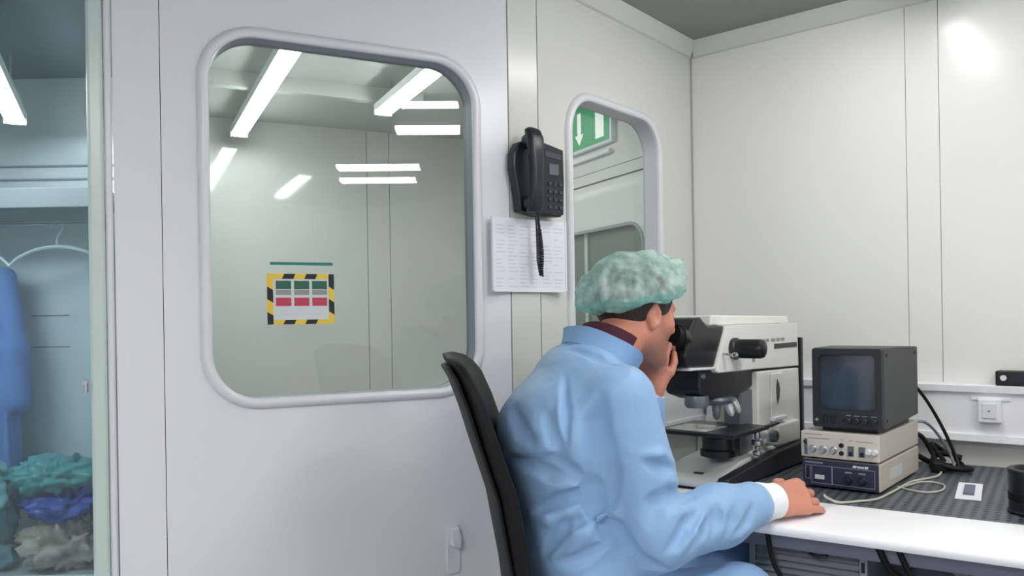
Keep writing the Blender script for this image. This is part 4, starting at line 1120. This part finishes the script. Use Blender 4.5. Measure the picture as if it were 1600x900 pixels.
# neck and head
body.append(cap((0.212, 1.925, 1.135), HP(-0.030, 0, -0.050), 0.066, 0.058, 0.035))
body += [ell(HP(-0.014, 0, 0.034), (0.100, 0.078, 0.090), HM, 0.03), ell(HP(0.030, 0, -0.040), (0.062, 0.060, 0.082), HM, 0.03),
         cap(HP(-0.005, 0.052, -0.055), HP(0.068, 0.016, -0.108), 0.018, 0.018, 0.03), cap(HP(-0.005, -0.052, -0.055), HP(0.068, -0.016, -0.108), 0.018, 0.018, 0.03),
         ell(HP(0.078, 0, -0.108), (0.020, 0.022, 0.017), HM, 0.02),
         ell(HP(0.074, 0, 0.024), (0.022, 0.050, 0.015), HM, 0.016), cap(HP(0.090, 0, 0.012), HP(0.112, 0, -0.026), 0.008, 0.011, 0.012), ell(HP(0.104, 0, -0.032), (0.013, 0.017, 0.009), HM, 0.008),
         ell(HP(0.058, 0.040, -0.022), (0.026, 0.022, 0.024), HM, 0.02), ell(HP(0.058, -0.040, -0.022), (0.026, 0.022, 0.024), HM, 0.02),
         ell(HP(0.087, 0, -0.064), (0.012, 0.025, 0.007), HM, 0.008), ell(HP(0.085, 0, -0.077), (0.012, 0.023, 0.008), HM, 0.008)]
for s in (-1, 1):
    body.append(ell(HP(0.090, 0.031 * s, 0.003), (0.013, 0.017, 0.010), HM, 0.010, 's'))
    body.append(ell(HP(0.078, 0.031 * s, 0.003), (0.012, 0.013, 0.010), HM, 0.004))
    c_ = HP(-0.008, 0.079 * s, -0.008)
    er = n3(hf * 0.5 + hl * s * 0.86); eu = n3(hu - hf * 0.22); eo = np.cross(er, eu)
    EM = np.array([eu, n3(np.cross(eu, n3(hl + hf * -0.45 * s))), n3(hl + hf * -0.45 * s)])
    body.append(ell(c_, (0.033, 0.019, 0.008), EM, 0.008))
    body.append(ell(tuple(np.array(c_) + hf * 0.004 + hl * s * 0.008 - hu * 0.001), (0.017, 0.009, 0.006), EM, 0.006, 's'))
    body.append(ell(tuple(np.array(c_) - hu * 0.028), (0.008, 0.008, 0.006), EM, 0.006))
def hand(wr, xd, zd, thumb, curls, spread=1.0, tcurl=0.5):
    """wr wrist, xd towards the fingers, zd out of the back of the hand, thumb = +1 when it lies on the side zd x xd"""
    xd = n3(xd); zd = n3(zd - xd * float(np.dot(zd, xd))); yd = np.cross(zd, xd) * thumb
    P = lambda x, y, z: np.array(wr) + xd * x + yd * y + zd * z
    out = []
    fy = (0.031, 0.010, -0.011, -0.030); fx = (0.086, 0.090, 0.085, 0.076)
    ln_ = ((0.040, 0.024, 0.020), (0.044, 0.027, 0.021), (0.040, 0.025, 0.020), (0.032, 0.019, 0.018)); rr = (0.0092, 0.0095, 0.0090, 0.0080)
    out.append(ecap(tuple(P(-0.02, 0, 0)), tuple(P(0.012, 0, 0)), 0.029, 0.031, 0.021, 0.018, yd, 0.02))
    for i in range(4):
        out.append(cap(tuple(P(0.010, fy[i] * 0.62, 0.0)), tuple(P(fx[i], fy[i], 0.004)), 0.0165, 0.0125, 0.016))
        p = P(fx[i], fy[i], 0.003); a = 0.0
        for j in range(3):
            a += math.radians(curls[i][j])
            d = xd * math.cos(a) - zd * math.sin(a) + yd * (fy[i] * 1.6 * spread if j == 0 else 0)
            q = p + d * ln_[i][j]
            r0 = rr[i] * (1.08, 1.0, 0.93)[j]; r1 = rr[i] * (1.0, 0.93, 0.80)[j]
            out.append(cap(tuple(p), tuple(q), r0, r1, 0.004)); p = q
    out.append(ell(tuple(P(0.035, 0.022, -0.012)), (0.026, 0.016, 0.014), np.array([xd, yd, zd]), 0.012))
    p0, p1 = P(0.020, 0.022, -0.008), P(0.052, 0.044, -0.016)
    p2 = p1 + (xd * 0.85 + yd * (0.45 - tcurl * 0.6) - zd * (0.25 + 0.3 * tcurl)) * 0.030
    p3 = p2 + (xd * 0.90 + yd * (0.1 - tcurl * 0.6) - zd * (0.30 + 0.2 * tcurl)) * 0.024
    out += [cap(tuple(p0), tuple(p1), 0.0145, 0.0118, 0.010), cap(tuple(p1), tuple(p2), 0.0112, 0.0102, 0.004), cap(tuple(p2), tuple(p3), 0.0102, 0.0082, 0.003)]
    return out
def scaled(prims, c, f):
    c = np.array(c); out = []
    g = lambda p: tuple(c + (np.array(p) - c) * f)
    for op, k, fn, a, pts, reach in prims:
        if fn is sd_cap: a = (g(a[0]), g(a[1]), a[2] * f, a[3] * f)
        elif fn is sd_ecap: a = (g(a[0]), g(a[1]), a[2] * f, a[3] * f, a[4] * f, a[5] * f, a[6])
        else: a = (g(a[0]), a[1], tuple(q * f for q in a[2]))
        out.append((op, k, fn, a, tuple(g(p) for p in pts), reach * f))
    return out
hxr = n3((0.82, 0.50, -0.04)); hy0 = n3(np.cross((0, 0, 1), hxr)); rl = math.radians(52)
hzr = math.cos(rl) * np.cross(hxr, hy0) - math.sin(rl) * hy0
body += scaled(hand((0.622, 1.910, 0.799), hxr, hzr, 1, ((26, 52, 38), (20, 44, 32), (13, 32, 24), (2, 16, 12)), 1.7, 0.4), (0.622, 1.910, 0.799), 1.13)
hxl = n3((0.10, -0.10, 1.0)); hzl = n3((-0.45, -0.75, 0))
body += hand(WRL, hxl, hzl, -1, ((30, 60, 40), (32, 62, 42), (36, 64, 44), (40, 66, 44)), 0.4, 0.6)
V, Q = sdf_mesh(body, (-0.06, 1.62, 0.0), (0.86, 2.34, 1.42), 0.0042)
V = relax(V, Q, 1, 0.35)
np_obj('body', V, Q, 'skin', ps, PL)

# gown: torso, sleeves, skirt over the thighs
gown = [ecap(SP[0], SP[1], 0.195, 0.175, 0.150, 0.148, RTv, 0.06), ecap(SP[1], SP[2], 0.175, 0.198, 0.148, 0.146, RTv, 0.06), ecap(SP[2], SP[3], 0.198, 0.155, 0.146, 0.088, RTv, 0.06),
        ecap(SP[3], (0.205, 1.910, 1.122), 0.130, 0.085, 0.085, 0.075, RTv, 0.04),
        cap(SHR, ELR, 0.080, 0.074, 0.030), cap(ELR, (0.46, 1.815, 0.788), 0.074, 0.066, 0.03), cap((0.46, 1.815, 0.788), (0.548, 1.866, 0.799), 0.066, 0.054, 0.03),
        cap(SHL, ELL_, 0.083, 0.070, 0.06), cap(ELL_, (0.362, 2.136, 1.01), 0.068, 0.046, 0.03),
        cap(HPR, KNR, 0.115, 0.088, 0.06), cap(HPL, KNL, 0.115, 0.088, 0.06)]
FOLDS = [
    ('s', [(-0.025, 1.839, 0.924), (0.029, 1.731, 0.924), (0.07, 1.703, 0.91), (0.118, 1.682, 0.902)], [0.0042, 0.012, 0.012, 0.0042], 0.016),
    ('s', [(0.039, 1.719, 0.936), (0.086, 1.686, 0.938), (0.117, 1.678, 0.915), (0.163, 1.683, 0.879)], [0.0042, 0.012, 0.012, 0.0042], 0.014),
    ('s', [(0.038, 1.758, 0.817), (0.092, 1.71, 0.85), (0.163, 1.684, 0.877)], [0.0038, 0.011, 0.0038], 0.012),
    ('u', [(0.041, 1.769, 0.804), (0.075, 1.732, 0.81), (0.121, 1.707, 0.835)], [0.0035, 0.01, 0.0035], 0.02),
    ('s', [(0.164, 1.671, 0.914), (0.166, 1.682, 0.878), (0.17, 1.686, 0.845), (0.187, 1.684, 0.816), (0.206, 1.681, 0.787), (0.224, 1.674, 0.761), (0.253, 1.659, 0.738)], [0.006, 0.017, 0.017, 0.017, 0.017, 0.017, 0.006], 0.01),
    ('s', [(0.237, 1.671, 0.745), (0.273, 1.662, 0.721), (0.313, 1.668, 0.708)], [0.0042, 0.012, 0.0042], 0.012),
    ('s', [(0.059, 1.736, 0.729), (0.107, 1.7, 0.794), (0.145, 1.688, 0.816)], [0.0038, 0.011, 0.0038], 0.016),
    ('u', [(0.08, 1.726, 0.732), (0.13, 1.699, 0.788), (0.15, 1.694, 0.802)], [0.0031, 0.009, 0.0031], 0.02),
    ('u', [(0.117, 1.703, 0.743), (0.149, 1.694, 0.789), (0.175, 1.694, 0.811)], [0.0035, 0.01, 0.0035], 0.02),
    ('s', [(0.089, 1.71, 0.716), (0.153, 1.683, 0.739), (0.205, 1.682, 0.764)], [0.0038, 0.011, 0.0038], 0.016),
    ('s', [(0.152, 1.685, 0.701), (0.202, 1.681, 0.727), (0.229, 1.676, 0.749)], [0.0038, 0.011, 0.0038], 0.016),
    ('u', [(0.183, 1.696, 0.823), (0.207, 1.695, 0.828), (0.22, 1.684, 0.86)], [0.0035, 0.01, 0.0035], 0.02),
    ('s', [(0.197, 1.663, 0.983), (0.199, 1.67, 0.919), (0.205, 1.685, 0.847)], [0.0035, 0.01, 0.0035], 0.025),
    ('u', [(0.107, 1.789, 1.116), (0.102, 1.713, 1.045), (0.101, 1.684, 0.969)], [0.0021, 0.006, 0.0021], 0.012),
    ('s', [(0.113, 1.766, 1.112), (0.111, 1.705, 1.048), (0.108, 1.675, 0.97)], [0.0021, 0.006, 0.0021], 0.014),
    ('s', [(0.18, 1.672, 1.074), (0.172, 1.673, 1.023), (0.173, 1.666, 0.97), (0.167, 1.677, 0.9)], [0.0045, 0.013, 0.013, 0.0045], 0.03),
    ('s', [(-0.006, 1.817, 1.038), (0.01, 1.758, 1.001), (0.035, 1.722, 0.978)], [0.0035, 0.01, 0.0035], 0.03),
    ('s', [(0.071, 1.717, 1.034), (0.086, 1.686, 0.982), (0.102, 1.679, 0.949)], [0.0028, 0.008, 0.0028], 0.025),
    ('u', [(0.266, 1.66, 0.956), (0.3, 1.671, 0.949), (0.334, 1.707, 0.93)], [0.0035, 0.01, 0.0035], 0.02),
    ('s', [(0.274, 1.652, 0.942), (0.31, 1.664, 0.931), (0.335, 1.686, 0.921)], [0.0035, 0.01, 0.0035], 0.02),
    ('s', [(0.389, 1.761, 0.855), (0.33, 1.662, 0.865), (0.294, 1.647, 0.852), (0.282, 1.642, 0.817)], [0.0042, 0.012, 0.012, 0.0042], 0.025),
    ('s', [(0.394, 1.704, 0.826), (0.36, 1.663, 0.804), (0.315, 1.638, 0.759)], [0.0042, 0.012, 0.0042], 0.014),
    ('u', [(0.401, 1.71, 0.814), (0.371, 1.68, 0.788), (0.332, 1.656, 0.749)], [0.0028, 0.008, 0.0028], 0.016),
    ('s', [(0.424, 1.717, 0.814), (0.399, 1.693, 0.784), (0.369, 1.67, 0.754)], [0.0028, 0.008, 0.0028], 0.014),
    ('s', [(0.44, 1.737, 0.828), (0.439, 1.721, 0.804), (0.428, 1.711, 0.778)], [0.0035, 0.01, 0.0035], 0.018),
    ('s', [(0.486, 1.752, 0.827), (0.477, 1.737, 0.798), (0.463, 1.731, 0.769)], [0.0028, 0.008, 0.0028], 0.018),
    ('s', [(0.537, 1.788, 0.817), (0.521, 1.765, 0.791), (0.482, 1.741, 0.762)], [0.0031, 0.009, 0.0031], 0.018),
    ('s', [(0.13, 1.834, 1.174), (0.184, 1.78, 1.159), (0.226, 1.723, 1.142)], [0.0021, 0.006, 0.0021], 0.02),
]
for op, pts, rad, k in FOLDS:
    gown += ridge(pts, [q * (1.5 if op == 's' else 1.4) for q in rad], k * 0.7, op)
V, Q = sdf_mesh(gown, (-0.08, 1.58, 0.36), (0.74, 2.36, 1.26), 0.0040)
V = relax(V, Q, 1, 0.4)
def vnormals(V, Q):
    nn = np.cross(V[Q[:, 2]] - V[Q[:, 0]], V[Q[:, 3]] - V[Q[:, 1]])
    out = np.zeros_like(V)
    for i in range(4):
        for d in range(3): out[:, d] += np.bincount(Q[:, i], weights=nn[:, d], minlength=len(V))
    return out / (np.linalg.norm(out, axis=1)[:, None] + 1e-12)
NV = vnormals(V, Q)
amp = np.array([0.0030 * noise.noise(Vector(p) * 9) + 0.0030 * abs(noise.noise(Vector((p[0] * 13, p[1] * 13, p[2] * 8)) + Vector((3, 1, 7)))) - 0.0022 * abs(noise.noise(Vector((p[0] * 26, p[1] * 26, p[2] * 19)))) for p in V])
V = V + NV * amp[:, None]
# sharp creases of the cloth along the fold lines
DSP = np.zeros(len(V))
for op, pts, rad, k in FOLDS:
    P_ = np.array(pts); n_ = len(P_) - 1
    best = np.full(len(V), 9.0); tt = np.zeros(len(V))
    for i in range(n_):
        a, b = P_[i], P_[i + 1]; d = b - a
        t = np.clip(((V - a) @ d) / (d @ d), 0, 1)
        ds = np.linalg.norm(V - a - t[:, None] * d, axis=1)
        m_ = ds < best; best[m_] = ds[m_]; tt[m_] = (i + t[m_]) / n_
    taper = np.sin(np.pi * np.clip(tt * 0.86 + 0.07, 0, 1)) ** 0.7
    r_ = max(rad)
    dep = (-1.6 if op == 's' else 1.0) * r_
    DSP += dep * taper * np.exp(-best / (1.0 * r_)) * (best < 0.06)
V = V + NV * np.clip(DSP, -0.017, 0.010)[:, None]
V = relax(V, Q, 1, 0.3)
gw = np_obj('surgical_gown', V, Q, 'gown_blue', ps, PL)
# knitted cuffs
def cuff(c, d, r0, r1, l):
    d = Vector(d).normalized(); c = Vector(c)
    return MB().tube([c - d * l * 0.1, c + d * l * 0.05, c + d * l * 0.6, c + d * l * 0.95, c + d * l, c + d * l * 0.98], [r0, r0 * 1.04, r1 * 1.06, r1 * 1.05, r1, r1 * 0.9], 28)
def child(mb, name, m, parent, smooth=True):
    o = mb.build(name, m, parent, smooth=smooth); o.location = (-PL[0], -PL[1], 0); return o
child(cuff((0.574, 1.882, 0.800), (0.82, 0.50, -0.02), 0.047, 0.040, 0.056), 'cuff', 'cuff_white', ps)
child(cuff((0.362, 2.136, 1.02), (0.10, -0.10, 1.0), 0.040, 0.036, 0.035), 'cuff', 'cuff_white', ps)
# collars
def band(c, ax, side, r0, r1, h, gap, n=64, flare=0.0, t=0.004, lean=0.0, wob=0.0):
    ax = n3(ax); side = n3(np.array(side) - ax * float(np.dot(side, ax))); o = np.cross(ax, side); c = np.array(c)
    rows = []
    prof = [(0.0, 0.0), (0.0, 0.5), (flare, 1.0), (flare - t, 1.0), (-t, 0.5), (-t, 0.0)]
    for off, u in prof:
        row = []
        for i in range(n + 1):
            a = gap + (2 * math.pi - 2 * gap) * i / n
            w = wob * math.sin(5 * a + 2.0 * u)
            hh = h * (1 + lean * math.cos(a))
            row.append(tuple(c + o * (r1 + off + w) * math.cos(a) + side * (r0 + off + w) * math.sin(a) + ax * (u * hh)))
        rows.append(row)
    return MB().grid(rows + rows[:1])
nax = n3((0.30, 0.34, 0.86))
child(band((0.222, 1.932, 1.150), n3((0.40, 0.32, 0.86)), RTv, 0.076, 0.074, 0.052, 1.2, flare=0.003, wob=0.001), 'shirt_collar', 'maroon', ps)
child(band((0.202, 1.915, 1.140), n3((0.42, 0.24, 0.87)), RTv, 0.104, 0.095, 0.042, 0.30, flare=0.006, wob=0.003), 'gown_collar', 'gown_collar', ps)
# hair
hair = [ell(HP(-0.016, 0, 0.034), (0.105, 0.083, 0.094), HM, 0.0), ell(HP(-0.055, 0, -0.008), (0.054, 0.064, 0.040), HM, 0.02), cap(HP(0.018, -0.076, 0.02), HP(0.014, -0.075, -0.006), 0.008, 0.004, 0.01), cap(HP(0.018, 0.076, 0.02), HP(0.014, 0.075, -0.006), 0.008, 0.004, 0.01),
        ell(HP(0.115, 0, -0.010), (0.085, 0.085, 0.075), HM, 0.01, 's'), ell(HP(0.03, 0.075, -0.055), (0.060, 0.05, 0.048), HM, 0.01, 's'), ell(HP(0.03, -0.075, -0.055), (0.060, 0.05, 0.048), HM, 0.01, 's')]
V, Q = sdf_mesh(hair, HC - 0.16, HC + 0.17, 0.005)
np_obj('hair', V, Q, 'hair_brown', ps, PL)
for s in (-1, 1):
    child(MB().tube([HP(0.088, 0.016 * s, 0.022), HP(0.088, 0.032 * s, 0.028), HP(0.076, 0.046 * s, 0.022)], [0.003, 0.004, 0.002], 8), 'eyebrow', 'hair_brown', ps)
# bouffant cap
def bouffant():
    n, m = 168, 34
    c = HC + hf * -0.022 + hu * 0.040
    cf = n3(hf + hu * 0.20); ax = n3(np.cross(cf, hl))
    rows = []
    prof = []
    for j in range(m):
        u = j / (m - 1)
        if u < 0.22:
            q = u / 0.22; prof.append((0.100 + 0.034 * math.sin(q * math.pi / 2), -0.010 - 0.006 * math.sin(q * math.pi) + 0.022 * q, 1.0))
        else:
            q = (u - 0.22) / 0.78; a = q * math.pi / 2
            prof.append((0.134 * math.cos(a) ** 0.80, 0.012 + 0.102 * math.sin(a) ** 0.90, 1.0 - q))
    for j, (r, z, pl_) in enumerate(prof):
        row = []
        for i in range(n):
            a = 2 * math.pi * i / n
            ca, sa = math.cos(a), math.sin(a)
            sx, sy = 1.06, 0.90
            pw = pl_ ** 1.4
            wv = 0.013 * pw * noise.noise(Vector((ca * 5.5, sa * 5.5, z * 5))) + 0.008 * pw * noise.noise(Vector((ca * 13, sa * 13, z * 7 + 3)))
            gz = a * 15 + 2.2 * noise.noise(Vector((ca * 3, sa * 3, 4)))
            wv += 0.0075 * (abs(math.sin(gz)) - 0.5) * math.exp(-((pl_ - 1.0) / 0.16) ** 2) * (0.5 + noise.noise(Vector((ca * 4, sa * 4, 9))))
            q = Vector((r * ca * 14, r * sa * 14, z * 14))
            cr = 0.016 * noise.noise(q * 0.8) + 0.010 * noise.noise(q * 1.9) - 0.010 * abs(noise.noise(q * 1.5 + Vector((5, 2, 1)))) + 0.004 * noise.noise(q * 4)
            back = max(0.0, -ca)
            rr = r + wv + (cr if j > 2 else 0) + 0.010 * back * pw
            fl = 0.026 * max(0, math.cos(a + 0.15)) ** 5 * math.exp(-((pl_ - 0.75) / 0.25) ** 2)
            zz = z + (cr * 0.8 if r < 0.12 else 0) - 0.026 * back * pw - 0.008 * (1 - abs(ca)) * pw + fl * 1.2 + 0.006 * math.sin(7 * a + 1) * pw * (0.4 if j < 4 else 0.8)
            rr += fl
            row.append(tuple(c + cf * rr * sx * ca + hl * rr * sy * sa + ax * zz))
        rows.append(row)
    return MB().grid(rows[7:], closed=True), MB().grid(rows[:8], closed=True)
cm, rm_ = bouffant()
cp = child(cm, 'bouffant_cap', 'cap_fleece', ps)
rf = rm_.build('cap_ruffle', 'cap_ruffle', cp, smooth=True)
for q_ in (cp, rf): q_.data.polygons.foreach_set('use_smooth', [True] * len(q_.data.polygons))
eb = []
for i in range(81):
    a = 2 * math.pi * i / 80
    p = HC + hf * (-0.022 + 0.103 * 1.06 * math.cos(a)) + hl * (0.103 * 0.88 * math.sin(a)) + hu * (0.030 + 0.021 * math.cos(a))
    eb.append(tuple(p))
child(MB().tube(eb, 0.004, 6, caps=False), 'elastic_band', 'cap_fleece', ps)
# trousers and shoes (under the table)
tr_ = [cap(HPR, KNR, 0.092, 0.070, 0.05), cap(HPL, KNL, 0.092, 0.070, 0.05), cap(KNR, (ANR[0], ANR[1], 0.13), 0.070, 0.058, 0.02), cap(KNL, (ANL[0], ANL[1], 0.13), 0.070, 0.058, 0.02)]
V, Q = sdf_mesh(tr_, (0.1, 1.6, 0.04), (0.75, 2.25, 0.72), 0.011)
np_obj('trousers', V, Q, 'trousers', ps, PL)
for an in (ANR, ANL):
    V, Q = sdf_mesh([ecap((an[0] - 0.03, an[1], 0.046), (an[0] + 0.17, an[1] + 0.03, 0.042), 0.044, 0.050, 0.045, 0.036, (0, 1, 0), 0.03), cap((an[0] - 0.02, an[1], 0.06), (an[0] - 0.005, an[1], 0.10), 0.046, 0.045, 0.03)], (an[0] - 0.15, an[1] - 0.12, -0.01), (an[0] + 0.28, an[1] + 0.16, 0.2), 0.009)
    V[:, 2] = np.maximum(V[:, 2], 0.001)
    np_obj('shoe', V, Q, 'shoe_white', ps, PL)
